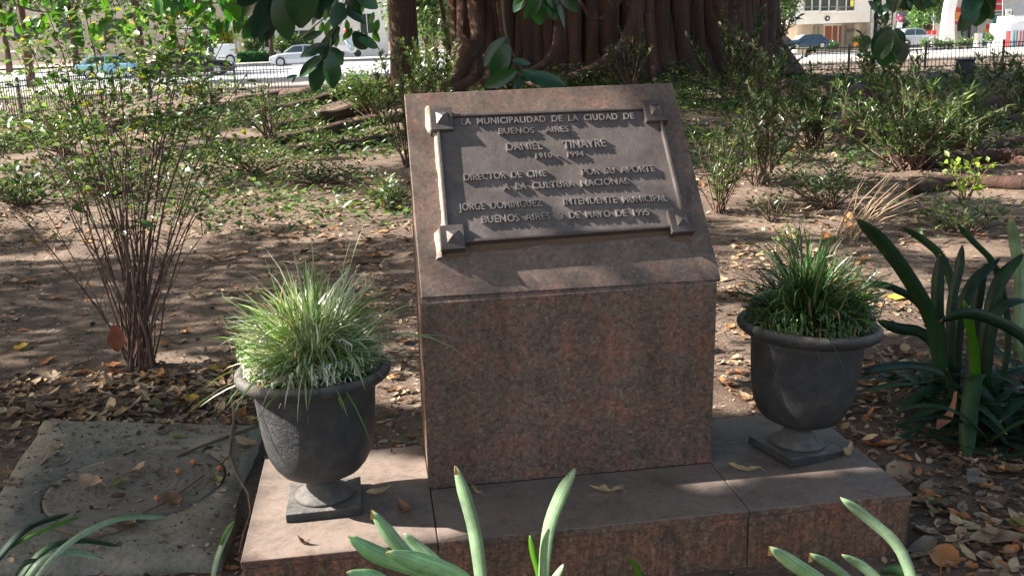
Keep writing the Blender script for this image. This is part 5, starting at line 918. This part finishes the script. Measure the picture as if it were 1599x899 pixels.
# ------------------------------------------------------------------ cars
def car(label, cat, px, py_base, py_top, Ydist, L, m_body, rz=0., van=False, flip=1, glass=m_glass):
    p = aty(px, py_base, Ydist); Hh = (aty(px, py_top, Ydist)-p)[2]; root = empty('parked_car' if not van else 'parked_van', (p[0], Ydist, p[2]), label, cat, 'vehicles parked along the street'); root.rotation_euler = (0, 0, rz)
    k = flip; hwid = L*.195
    if van: low = [(-.5, .14, .5), (-.49, .12, .93), (-.3, .12, .97), (.25, .12, .98), (.36, .12, .9), (.47, .13, .55), (.5, .16, .45)]
    else: low = [(-.5, .26, .55), (-.48, .16, .66), (-.3, .14, .66), (0, .14, .64), (.2, .14, .63), (.36, .14, .58), (.47, .16, .5), (.5, .24, .42)]
    mb = MB(); secs = []
    for x_, a_, t_ in low:
        w_ = hwid*(1 if abs(x_) < .45 else .88); X_ = k*x_*L; secs.append([(X_, -w_*.96, a_*Hh), (X_, -w_, (a_*.6+t_*.4)*Hh), (X_, -w_*.97, t_*.93*Hh), (X_, -w_*.86, t_*Hh), (X_, w_*.86, t_*Hh), (X_, w_*.97, t_*.93*Hh), (X_, w_, (a_*.6+t_*.4)*Hh), (X_, w_*.96, a_*Hh)])
    n_ = 8
    for s_ in secs: mb.v += [tuple(q_) for q_ in s_]
    mb.f += [(i*n_+j, i*n_+(j+1) % n_, (i+1)*n_+(j+1) % n_, (i+1)*n_+j) for i in range(len(secs)-1) for j in range(n_)]; mb.f += [tuple(range(n_))[::-1], tuple((len(secs)-1)*n_+j for j in range(n_))]
    body = mb.build('body', m_body, root, False, .03)
    if not van:
        cab = [(-.42, .66), (-.3, .97), (-.08, 1.), (.08, .97), (.26, .63)]; c2 = MB(); n_ = 4
        for x_, t_ in cab: w_ = hwid*(.86 if t_ < .7 else .7); c2.v += [(k*x_*L, -hwid*.86, .62*Hh), (k*x_*L, -w_, t_*Hh), (k*x_*L, w_, t_*Hh), (k*x_*L, hwid*.86, .62*Hh)]
        c2.f += [(i*4+j, i*4+(j+1) % 4, (i+1)*4+(j+1) % 4, (i+1)*4+j) for i in range(len(cab)-1) for j in range(4)]+[(0, 3, 2, 1), (16, 17, 18, 19)]
        c2.build('cabin', m_body, root, False, .02)
        for s_ in (-1, 1):
            for wx in ([(-.36, .67), (-.27, .93), (-.1, .95), (-.1, .67)], [(-.08, .67), (-.08, .95), (.07, .93), (.21, .67)]):
                vs = []
                for x_, t_ in wx: w_ = hwid*(.86-.16*(t_-.64)/.33)+.012; vs.append((k*x_*L, s_*w_, t_*Hh))
                vs2 = [(q_[0], q_[1]-s_*.02, q_[2]) for q_ in vs]; MB().add(vs+vs2, [(0, 1, 2, 3), (0, 1, 5, 4), (1, 2, 6, 5), (2, 3, 7, 6), (3, 0, 4, 7)]).build('side_window', glass, root, False)
        ws = []
        for x_, t_ in ((.245, .66), (.09, .95)): ws += [(k*(x_+.012)*L, -hwid*(.8 if t_ < .7 else .64), t_*Hh+.02), (k*(x_+.012)*L, hwid*(.8 if t_ < .7 else .64), t_*Hh+.02)]
        ws2 = [(q_[0]-k*.03, q_[1], q_[2]-.02) for q_ in ws]; MB().add(ws+ws2, [(0, 1, 3, 2), (0, 1, 5, 4), (2, 3, 7, 6)]).build('windscreen', glass, root, False)
    else:
        for s_ in (-1, 1): MB().box(min(k*.2*L, k*.38*L), max(k*.2*L, k*.38*L), s_*hwid-.01, s_*hwid+.01, .55*Hh, .82*Hh).build('side_window', glass, root, False)
    for wx in (-.31, .31):
        for s_ in (-1, 1):
            wh = MB(); r_ = .22*Hh*1.05; cy_ = s_*hwid*.93
            wh.tube([(k*wx*L, cy_-s_*.18, r_), (k*wx*L, cy_+s_*.09, r_)], r_, 20); wo = wh.build('wheel', m_rubber, root, False)
            MB().tube([(k*wx*L, cy_+s_*.0905, r_), (k*wx*L, cy_+s_*.10, r_)], [r_*.66, r_*.6], 14).build('rim', m_rim, wo, False)
    for s_ in (-1, 1):
        MB().box(k*L*.475-.03, k*L*.475+.06, s_*hwid*.7-.12, s_*hwid*.7+.12, .42*Hh, .5*Hh).build('headlight', m_lampw, root, False)
        MB().box(-k*L*.49-.05, -k*L*.49+.03, s_*hwid*.72-.1, s_*hwid*.72+.1, .5*Hh, .6*Hh).build('taillight', m_lampred, root, False)
    return root
car('black car parked beyond the railing behind the thin stemmed shrub', 'car', 304, 119, 79, 58., 4.6, paint('black_paint', (.015, .016, .018)), flip=1)
car('silver hatchback parked across the street at upper left', 'car', 468, 103, 70, 76., 4.3, paint('silver_paint', (.5, .53, .56)), flip=-1)
car('light blue car glimpsed through the shrub leaves at left', 'car', 182, 122, 86, 60., 4.2, paint('light_blue_paint', (.25, .5, .65)), flip=1)
car('small white van parked before the clipped yellow bush', 'van', 347, 101, 68, 79., 2.3, paint('white_car_paint', (.75, .78, .8)), van=True, flip=-1)
car('dark blue saloon car in front of the white building', 'car', 1258, 77, 54, 88., 4.0, paint('navy_paint', (.02, .05, .1)), flip=-1)
car('dark car partly hidden by the fig trunk at right', 'car', 1208, 80, 57, 88., 3.6, paint('charcoal_paint', (.03, .03, .04)), flip=-1)
car('pale grey car behind the round red sign', 'car', 1428, 76, 44, 88., 4.2, paint('grey_car_paint', (.3, .34, .38)), flip=1)
# scooter rider
sx = aty(546, 90, 66.); sc2 = empty('parked_scooter', (sx[0], 66., sx[2]), 'white and red scooter on the street seen between the fig leaves', 'scooter')
for wx in (-.55, .55): MB().tube([(wx, -.06, .24), (wx, .06, .24)], .24, 14).build('wheel', m_rubber, sc2, False)
MB().add([(-.75, -.15, .45), (-.1, -.18, .4), (.1, -.15, .3), (.45, -.15, .35), (.6, -.05, .95), (.5, -.05, 1.), (.3, -.15, .42), (.1, -.18, .4), (-.1, -.18, .78), (-.75, -.14, .8)]+[(-.75, .15, .45), (-.1, .18, .4), (.1, .15, .3), (.45, .15, .35), (.6, .05, .95), (.5, .05, 1.), (.3, .15, .42), (.1, .18, .4), (-.1, .18, .78), (-.75, .14, .8)],
         [tuple(range(10))[::-1], tuple(range(10, 20))]+[(i, (i+1) % 10, 10+(i+1) % 10, 10+i) for i in range(10)]).build('body', m_white, sc2, False)
MB().tube([(.52, -.3, 1.05), (.55, 0, 1.0), (.52, .3, 1.05)], .02, 6).build('handlebar', m_dark, sc2)
def skin(name, verts, edges, rad, m_, parent=None, sub=1):
    me = bpy.data.meshes.new(name); me.from_pydata(verts, edges, []); me.materials.append(m_); o = link(name, me, parent); s_ = o.modifiers.new('skin', 'SKIN'); me.skin_vertices or me.attributes
    if not me.skin_vertices: 
        bpy.context.view_layer.update()
    for i, r_ in enumerate(rad): me.skin_vertices[0].data[i].radius = (r_, r_)
    me.skin_vertices[0].data[0].use_root = True; b_ = o.modifiers.new('sub', 'SUBSURF'); b_.levels = sub; b_.render_levels = sub; return o
try:
    pv_ = [(0, 0, .88), (.02, 0, 1.15), (.06, 0, 1.38), (.08, 0, 1.48), (.09, 0, 1.62), (.1, 0, 1.74), (.1, -.2, 1.38), (.28, -.26, 1.18), (.48, -.27, 1.1), (.1, .2, 1.38), (.28, .26, 1.18), (.48, .27, 1.1), (.35, -.14, .8), (.25, -.14, .42), (.38, -.14, .38), (.35, .14, .8), (.25, .14, .42), (.38, .14, .38)]
    pe_ = [(0, 1), (1, 2), (2, 3), (3, 4), (4, 5), (2, 6), (6, 7), (7, 8), (2, 9), (9, 10), (10, 11), (0, 12), (12, 13), (13, 14), (0, 15), (15, 16), (16, 17)]
    me = bpy.data.meshes.new('person'); me.from_pydata(pv_, pe_, []); ob = bpy.data.objects.new('person', me); COL.objects.link(ob); me.materials.append(M('light_blue_clothes', (.35, .5, .62), .8))
    bm = bmesh.new(); bm.from_mesh(me); sk = bm.verts.layers.skin.verify()
    for v_, r_ in zip(bm.verts, [.15, .14, .16, .06, .1, .09, .07, .05, .04, .07, .05, .04, .09, .06, .05, .09, .06, .05]): v_[sk].radius = (r_, r_)
    bm.verts.ensure_lookup_table(); bm.verts[0][sk].use_root = True; bm.to_mesh(me); bm.free()
    ob.modifiers.new('skin', 'SKIN'); sb = ob.modifiers.new('sub', 'SUBSURF'); sb.levels = 1; sb.render_levels = 1
    ob.location = (sx[0]-.2, 66., sx[2]); tag(ob, 'person in light blue clothes sitting on the white scooter', 'person')
    MB().lathe([(.001, .2), (.1, .18), (.15, .1), (.155, 0), (.13, -.08)], 14, (.1, 0, 1.7)).build('helmet', m_pink, ob)
except Exception as ex: print('person', ex)

# ------------------------------------------------------------------ street buildings at right
def pb(parent, name, x0, y0, x1, y1, Yf, dep, m_, bevel=0.):      # a box whose front face covers a measured rectangle
    xm, ym = (x0+x1)/2, (y0+y1)/2; a = aty(x0, ym, Yf); b_ = aty(x1, ym, Yf); c_ = aty(xm, y0, Yf); d_ = aty(xm, y1, Yf); o_ = np.array(parent.location)
    return MB().box(a[0]-o_[0], b_[0]-o_[0], Yf-o_[1], Yf+dep-o_[1], d_[2]-o_[2], c_[2]-o_[2]).build(name, m_, parent, False, bevel)
p = aty(1310, 77, 100.); bA = empty('white_building', (p[0], 100, p[2]), 'white building with wide upper windows and a brown door across the street', 'building')
pb(bA, 'upper_wall', 1232, -120, 1362, 37, 97.6, 12, m_white); pb(bA, 'ground_wall', 1244, 37.3, 1362, 80, 100., 9, m_beige)
pb(bA, 'side_wing', 1362.5, -120, 1402, 79, 99.2, 9, m_white)
for x0, x1 in ((1257, 1279), (1283, 1306), (1309, 1334)):
    for y0, y1 in ((-2, 17), (-42, -20)):
        w_ = pb(bA, 'window', x0, y0, x1, y1, 97.5, .08, m_glass); 
        pb(bA, 'window_frame', x0-1.2, y1, x1+1.2, y1+4, 97.3, .28, m_white); pb(bA, 'window_frame', (x0+x1)/2-.6, y0, (x0+x1)/2+.6, y1, 97.42, .06, m_white); pb(bA, 'window_frame', x0, y1-6.5, x1, y1-5.2, 97.4, .06, m_grey)
pb(bA, 'yellow_notice', 1328, 1, 1333, 10, 97.38, .03, M('yellow_paper', (.8, .7, .1), .6))
q_ = aty(1293, 29, 97.4)-np.array(bA.location)
MB().tube([(q_[0], 97.58-100, q_[2]), (q_[0], 97.5-100, q_[2])], .27, 24).build('round_emblem', m_dark, bA, False); MB().tube([(q_[0], 97.5-100, q_[2]), (q_[0], 97.46-100, q_[2])], .1, 16).build('emblem_centre', m_white, bA, False)
pb(bA, 'door', 1288, 41, 1299, 68, 99.94, .05, m_wood); pb(bA, 'door', 1300, 41, 1308, 68, 99.94, .05, m_wood); pb(bA, 'door', 1310.5, 41, 1313.5, 70, 99.92, .05, m_wood)
for x0, x1 in ((1286.4, 1287.8), (1299.1, 1299.9), (1308.2, 1309.4)): pb(bA, 'door_frame', x0, 39, x1, 69, 99.85, .12, m_white)
pb(bA, 'door_lintel', 1286, 37.6, 1315, 40.5, 99.86, .1, m_white)
for x0 in (1271, 1277.5, 1320): pb(bA, 'pipe', x0, 40, x0+1.6, 70, 99.7, .15, m_grey)
pb(bA, 'letter_box', 1324, 45, 1334, 51, 99.8, .15, m_grey)
for x0 in (1336, 1245): pb(bA, 'column', x0, 38, x0+6, 78, 98.4, .4, m_beige)
pb(bA, 'garage_shutter', 1366, 42, 1382, 66, 99.1, .06, m_grey); pb(bA, 'window', 1371, 8, 1388, 30, 99.1, .06, m_glass); pb(bA, 'ledge', 1362.8, 31, 1402, 34, 98.9, .28, m_white)
for k in range(5): pb(bA, 'shutter_slat', 1366.3, 43+k*4.6, 1381.7, 44.2+k*4.6, 99.04, .05, m_beige)
p = aty(1420, 60, 104.); bB = empty('garage_building', (p[0], 104, p[2]), 'low grey roofed garage behind the round red sign', 'building')
pb(bB, 'wall', 1400, 30, 1440, 72, 104., 6, m_grey); pb(bB, 'opening_shade_panel', 1408, 36, 1436, 70, 103.94, .05, m_dark)  # near-black panel on the wall stands in for the shaded interior
a, b_, c_ = aty(1398, 31, 103.5), aty(1441, 31, 103.5), aty(1414, 19, 103.5); o_ = np.array(bB.location)
MB().add([a-o_, b_-o_, c_-o_, a-o_+[0, 6, 0], b_-o_+[0, 6, 0], c_-o_+[0, 6, 0]], [(0, 1, 2), (5, 4, 3), (0, 2, 5, 3), (1, 4, 5, 2), (0, 3, 4, 1)]).build('roof', m_grey, bB, False)
p = aty(1520, 76, 84.); bC = empty('filling_station', (p[0], 86, p[2]), 'white canopied station with red and orange panels at the top right', 'building')
o_ = np.array(bC.location); vs = []
for (x0, x1, y) in ((1473, 1492, 80), (1475, 1491, 50), (1478, 1491, 22), (1483, 1497, -5), (1492, 1520, -25)):
    a, b_ = aty(x0, y, 86.)-o_, aty(x1, y, 86.)-o_; vs += [a, b_, b_+[0, .8, 0], a+[0, .8, 0]]
MB().add(vs, [(i*4+j, i*4+(j+1) % 4, (i+1)*4+(j+1) % 4, (i+1)*4+j) for i in range(4) for j in range(4)]+[(16, 17, 18, 19)]).build('arched_pillar', m_white, bC, False, .03)
pb(bC, 'canopy', 1470, -60, 1700, -24, 85., 10, m_white); pb(bC, 'back_wall', 1490, -30, 1700, 74, 95., 1, m_white)
for nm, x0, y0, x1, y1, m_, yy in (('panel', 1489, 12, 1503, 20, m_red, 93), ('panel', 1488, 21, 1500, 31, m_orange, 93), ('panel', 1492, 33, 1500, 39, m_pink, 93), ('panel', 1519, 4, 1530, 16, m_pink, 92.5), ('panel', 1552, 8, 1566, 16, m_red, 92), ('panel', 1554, 0, 1568, 5, m_red, 92), ('fascia', 1550, 18, 1572, 21, m_grey, 92),
      ('window', 1553, 24, 1560, 41, m_teal, 93), ('window', 1567, 18, 1580, 55, m_glass, 93), ('window', 1500, 40, 1525, 70, m_glass, 94.2), ('panel', 1542, 38, 1548, 48, m_red, 92), ('panel', 1539, 46, 1545, 51, m_orange, 91.8), ('pillar', 1518, 30, 1524, 70, m_grey, 91), ('pillar', 1560, 22, 1566, 74, m_beige, 91.5), ('pump', 1526, 52, 1534, 73, m_white, 89), ('pump', 1550, 48, 1556, 74, m_white, 89.5), ('glazing', 1535, 52, 1541, 72, m_teal, 92)):
    pb(bC, nm, x0, y0, x1, y1, yy, .25 if nm != 'pump' else .6, m_)
p = aty(1590, 78, 80.); bD = empty('white_kiosk', (p[0], 80, p[2]), 'white kiosk with red and teal vertical stripes at the right edge', 'kiosk')
pb(bD, 'body', 1577, 36, 1640, 77, 80., 3, m_white)
for x0, m_ in ((1575.2, m_red), (1583, m_teal), (1587.5, m_grey), (1593, m_red), (1597.5, m_grey)): pb(bD, 'stripe', x0, 48, x0+1.6, 76, 79.92, .09 if x0 > 1576 else .5, m_)
pb(bD, 'roof', 1583, 24, 1650, 35.6, 80.4, 2.4, m_white)
def signpost(name, label, px, yb, yt, Yd, parts, r_=.04):
    a = aty(px, yb, Yd); b_ = aty(px, yt, Yd); root = empty(name, (a[0], Yd, a[2]), label, 'sign'); d = b_-a
    MB().tube([(0, 0, 0), (d[0], 0, d[2])], r_, 8).build('pole', m_grey, root)
    for kind, x, y, s_, m_ in parts:
        c_ = aty(x, y, Yd)-a; w_ = s_*Yd/FPX
        if kind == 'disc': MB().tube([(c_[0], -.08, c_[2]), (c_[0], -.05, c_[2])], w_, 20).build('round_sign', m_, root, False)
        elif kind == 'disc2': MB().tube([(c_[0], -.1, c_[2]), (c_[0], -.081, c_[2])], w_, 20).build('sign_centre', m_, root, False)
        else: MB().box(c_[0]-w_, c_[0]+w_, -.08, -.05, c_[2]-w_, c_[2]+w_).build('square_sign', m_, root, False)
signpost('road_sign', 'round red sign above a white square plate on a pole', 1403, 80, 22, 60., (('disc', 1404.5, 29, 5.2, m_pink), ('disc2', 1404.5, 29, 2.2, M('sign_light', (.9, .5, .55), .5)), ('sq', 1404, 39.5, 4.6, m_white)))
signpost('road_sign', 'white square sign on a slender pole before the kiosk', 1566, 90, -30, 50., (('sq', 1574, 19.5, 5.6, m_white), ('disc2', 1575, 20, 1.8, m_grey)), .035)
signpost('road_sign', 'small dark traffic light pole with a red panel near the potted plants', 1458, 82, 22, 62., (('sq', 1457, 30, 3.4, m_grey), ('sq', 1458, 51, 3.6, m_red), ('sq', 1450, 51, 3.2, m_red)))
def tub(px, py, Yd, w_, hpx, label, mt, big=1.):
    a = aty(px, py, Yd); root = empty('plant_tub', (a[0], Yd, a[2]), label, 'planter', 'planters on the far pavement'); r_ = w_*Yd/FPX; h_ = hpx*Yd/FPX
    MB().lathe([(r_*.7, 0), (r_, h_), (r_*1.06, h_), (r_*.9, h_*.97), (.01, h_*.95)], 14).build('pot', mt, root); n_ = 160; P = rng.normal(0, 1, (n_, 3))*[r_*.8, r_*.8, r_*.8*big]+[0, 0, h_+r_*1.3*big]
    V, F_, C3 = leafset(P, rng.normal(0, 1, (n_, 3)), rng.normal(0, 1, (n_, 3)), .3, .12, pal(LITGR, n_)); tag(link('foliage', npmesh('foliage', V, F_, C3), root, m_leafA), kind='stuff')
for px, py, w_, hp, lb, mt in ((1443, 80, 4, 8, 'pale planter with yellow green plant left of the white arch', m_white), (1462, 80, 3.6, 8, 'tan planter directly beside the traffic light pole', m_beige), (1470, 82, 4, 9, 'white planter at the foot of the white arch', m_white), (1482, 82, 4, 9, 'white planter just right of the arch foot', m_white), (1500, 80, 4, 9, 'terracotta planter with an orange tinted plant', m_terra), (1512, 79, 4, 8, 'grey planter right of the terracotta one', m_beige), (1545, 73, 4.4, 9, 'white pot with a bright green plant before the pumps', m_white), (1336, 73, 3.4, 7, 'orange pot beside the beige column', m_orange)):
    tub(px, py, 79. if px > 1340 else 97., w_, hp, lb, mt)
# ------------------------------------------------------------------ street at left
p = aty(430, 96, 98.); bE = empty('apartment_building', (p[0], 98, p[2]), 'pale apartment building across the street behind the hedge at upper left', 'building')
pb(bE, 'wall', -160, -140, 360, 92, 99., 12, m_beige); pb(bE, 'wall', 360.5, -140, 600, 92, 98., 12, m_white); pb(bE, 'band', 280, 38, 360, 50, 98.7, .3, m_white); pb(bE, 'band', 361, 34, 560, 38, 97.7, .3, m_white)
for x0, y0, x1, y1 in ((562, 22, 584, 52), (300, 2, 330, 30), (395, -8, 420, 26), (440, -8, 470, 26), (500, -8, 530, 26), (380, 46, 392, 90), (395, 50, 430, 74), (445, 48, 490, 72), (20, 30, 60, 62), (90, 30, 130, 62), (160, 30, 200, 62), (230, 0, 262, 30)):
    yy = 97.94 if x0 > 360 else 98.94; w_ = pb(bE, 'window', x0, y0, x1, y1, yy, .05, m_glass)
    for t_ in (.0, .5, 1.): pb(bE, 'window_frame', x0+(x1-x0)*t_-.5, y0, x0+(x1-x0)*t_+.5, y1, yy-.06, .05, m_white)
pb(bE, 'gate_pillar', 373, 38, 381, 92, 97., .5, m_beige)
def hedgebox(name, label, x0, y0, x1, y1, Yd, dep, cols, n_, cat='hedge', round_=False):
    a = aty((x0+x1)/2, y1, Yd); root = empty(name, (a[0], Yd+dep/2, a[2]), label, cat); wx = abs(aty(x1, y1, Yd)[0]-aty(x0, y1, Yd)[0])/2; hz = abs(aty(x0, y0, Yd)[2]-aty(x0, y1, Yd)[2])
    u = rng.uniform(-1, 1, (n_, 3)); ax = rng.integers(0, 3, n_); u[np.arange(n_), ax] = np.sign(u[np.arange(n_), ax]); 
    if round_: u = unit(rng.normal(0, 1, (n_, 3)))*rng.uniform(.6, 1., (n_, 1))
    P = u*[wx, dep/2, hz/2]*rng.uniform(.93, 1.03, (n_, 1))+[0, 0, hz/2]
    V, F_, C3 = leafset(P, unit(rng.normal(0, 1, (n_, 3))+u), u+rng.normal(0, .3, (n_, 3)), .28, .16, pal(cols, n_)); tag(link('foliage', npmesh('foliage', V, F_, C3), root, m_leafA), kind='stuff')
    MB().tube([(0, 0, 0), (0, 0, hz*.5)], .08, 6).build('stem', m_bark, root)
    if not round_: MB().box(-wx*.92, wx*.92, -dep*.46, dep*.46, .02, hz*.93).build('core', M('hedge_core', (.03, .06, .025), .9), root, False)
hedgebox('clipped_hedge', 'low dark green clipped hedge left of the silver car', 371, 84, 428, 99, 90., 1.2, [(.03, .11, .06), (.04, .13, .06)], 3000)
hedgebox('clipped_bush', 'yellow green flat topped clipped bush above the white van', 336, 48, 359, 69, 92., 1.3, [(.3, .33, .06), (.36, .38, .08)], 2200, 'bush')
hedgebox('round_bush', 'rounded pale green bush left of the clipped yellow bush', 292, 54, 333, 82, 92., 2., [(.1, .2, .08), (.14, .24, .1), (.06, .14, .06)], 2600, 'bush', True)
hedgebox('round_bush', 'loose bush behind the hedge at upper left', 378, 55, 412, 85, 93., 2., [(.12, .17, .09), (.16, .2, .1)], 1600, 'bush', True)
hedgebox('round_bush', 'yellowish bush behind the silver car', 428, 52, 475, 84, 93., 2., [(.14, .2, .07), (.08, .13, .06)], 2200, 'bush', True)
hedgebox('round_bush', 'dark green bush by the door of the white building', 1343, 58, 1362, 72, 98., 1., [(.04, .12, .06)], 700, 'bush', True)
hedgebox('round_bush', 'low green bush before the brown door', 1290, 66, 1312, 76, 96., 1., [(.06, .14, .06)], 600, 'bush', True)
def street_tree(label, px, yb, Yd, h, R, trunk_h, cols, nl=5000, r0=.18, L=.35):
    a = aty(px, yb, Yd); root = empty('street_tree', (a[0], Yd, a[2]), label, 'tree'); mb = MB(); mb.tube([(0, 0, -.2), (.05, 0, trunk_h*.5), (0, .05, trunk_h), (.1, 0, h*.75)], [r0*1.3, r0, r0*.85, r0*.4], 10)
    for k in range(7): aa = k*.9; mb.tube([(0, 0, trunk_h), (math.cos(aa)*R*.4, math.sin(aa)*R*.4, trunk_h+(h-trunk_h)*.4), (math.cos(aa)*R*.75, math.sin(aa)*R*.75, trunk_h+(h-trunk_h)*.6)], [r0*.5, r0*.3, r0*.1], 6)
    mb.build('trunk', m_bark, root); nc = 26; Cn = unit(rng.normal(0, 1, (nc, 3)))*rng.uniform(.25, .85, (nc, 1))*[R, R, (h-trunk_h)/2]+[0, 0, trunk_h+(h-trunk_h)/2]
    P = Cn[rng.integers(0, nc, nl)]+rng.normal(0, 1, (nl, 3))*R*.17; V, F_, C3 = leafset(P, rng.normal(0, 1, (nl, 3)), rng.normal(0, .6, (nl, 3))+[0, 0, 1], L, L*.5, pal(cols, nl))
    tag(link('crown', npmesh('crown', V, F_, C3), root, m_leafA), kind='stuff')
street_tree('street tree whose dark trunk stands behind the hanging fig leaves', 425, 96, 86., 11, 4., 3.2, GREEN+LITGR)
street_tree('street tree with a dark trunk seen through the shrub leaves', 276, 100, 84., 10, 4., 3.4, GREEN+LITGR, r0=.28)
street_tree('tall street tree added for shade on the near pavement behind the thin stemmed shrub', 225, 135, 46., 13, 5.5, 5.6, GREEN+LITGR, 15000, L=.5)  # added so that its crown throws shade on the road
street_tree('tall street tree added for shade on the near pavement at the far left', 50, 140, 47., 13, 5.5, 5.6, GREEN+LITGR, 15000, L=.5)  # second tree put in to shade the street at left
street_tree('street tree behind the reddish prop root', 668, 95, 60., 7.5, 3., .9, LITGR, 5000)
street_tree('street tree left of the light blue car', 120, 108, 62., 9, 3.6, 2.6, GREEN+LITGR, 5000)
street_tree('street tree at the far left edge', 15, 112, 64., 9, 3.6, 2.4, GREEN+LITGR, 5000)
street_tree('leafy street tree between the fig trunk and the white building', 1222, 82, 82., 8, 2.4, .8, LITGR, 4200)
street_tree('light green tree beside the garage', 1448, 74, 92., 7, 2.2, 1.0, [(.14, .26, .1), (.2, .32, .13), (.1, .2, .08)], 5200, L=.3)
street_tree('tree behind the garage at upper right', 1400, 72, 115., 12, 4.5, 3., LITGR, 3500, L=.5)
# blue bottle like thing glimpsed in the shrub
p = aty(650, 72, 40.); o = MB().lathe([(.01, 0), (.14, .02), (.14, .5), (.07, .62), (.06, .7), (.01, .71)], 14).build('blue_drum', m_blue); o.location = (p[0], 40, aty(650, 82, 40.)[2]); tag(o, 'small bright blue container beyond the shrub by the prop root', 'container')
x, y = gat(345, 196); bd = aty(345, 150, 30.)
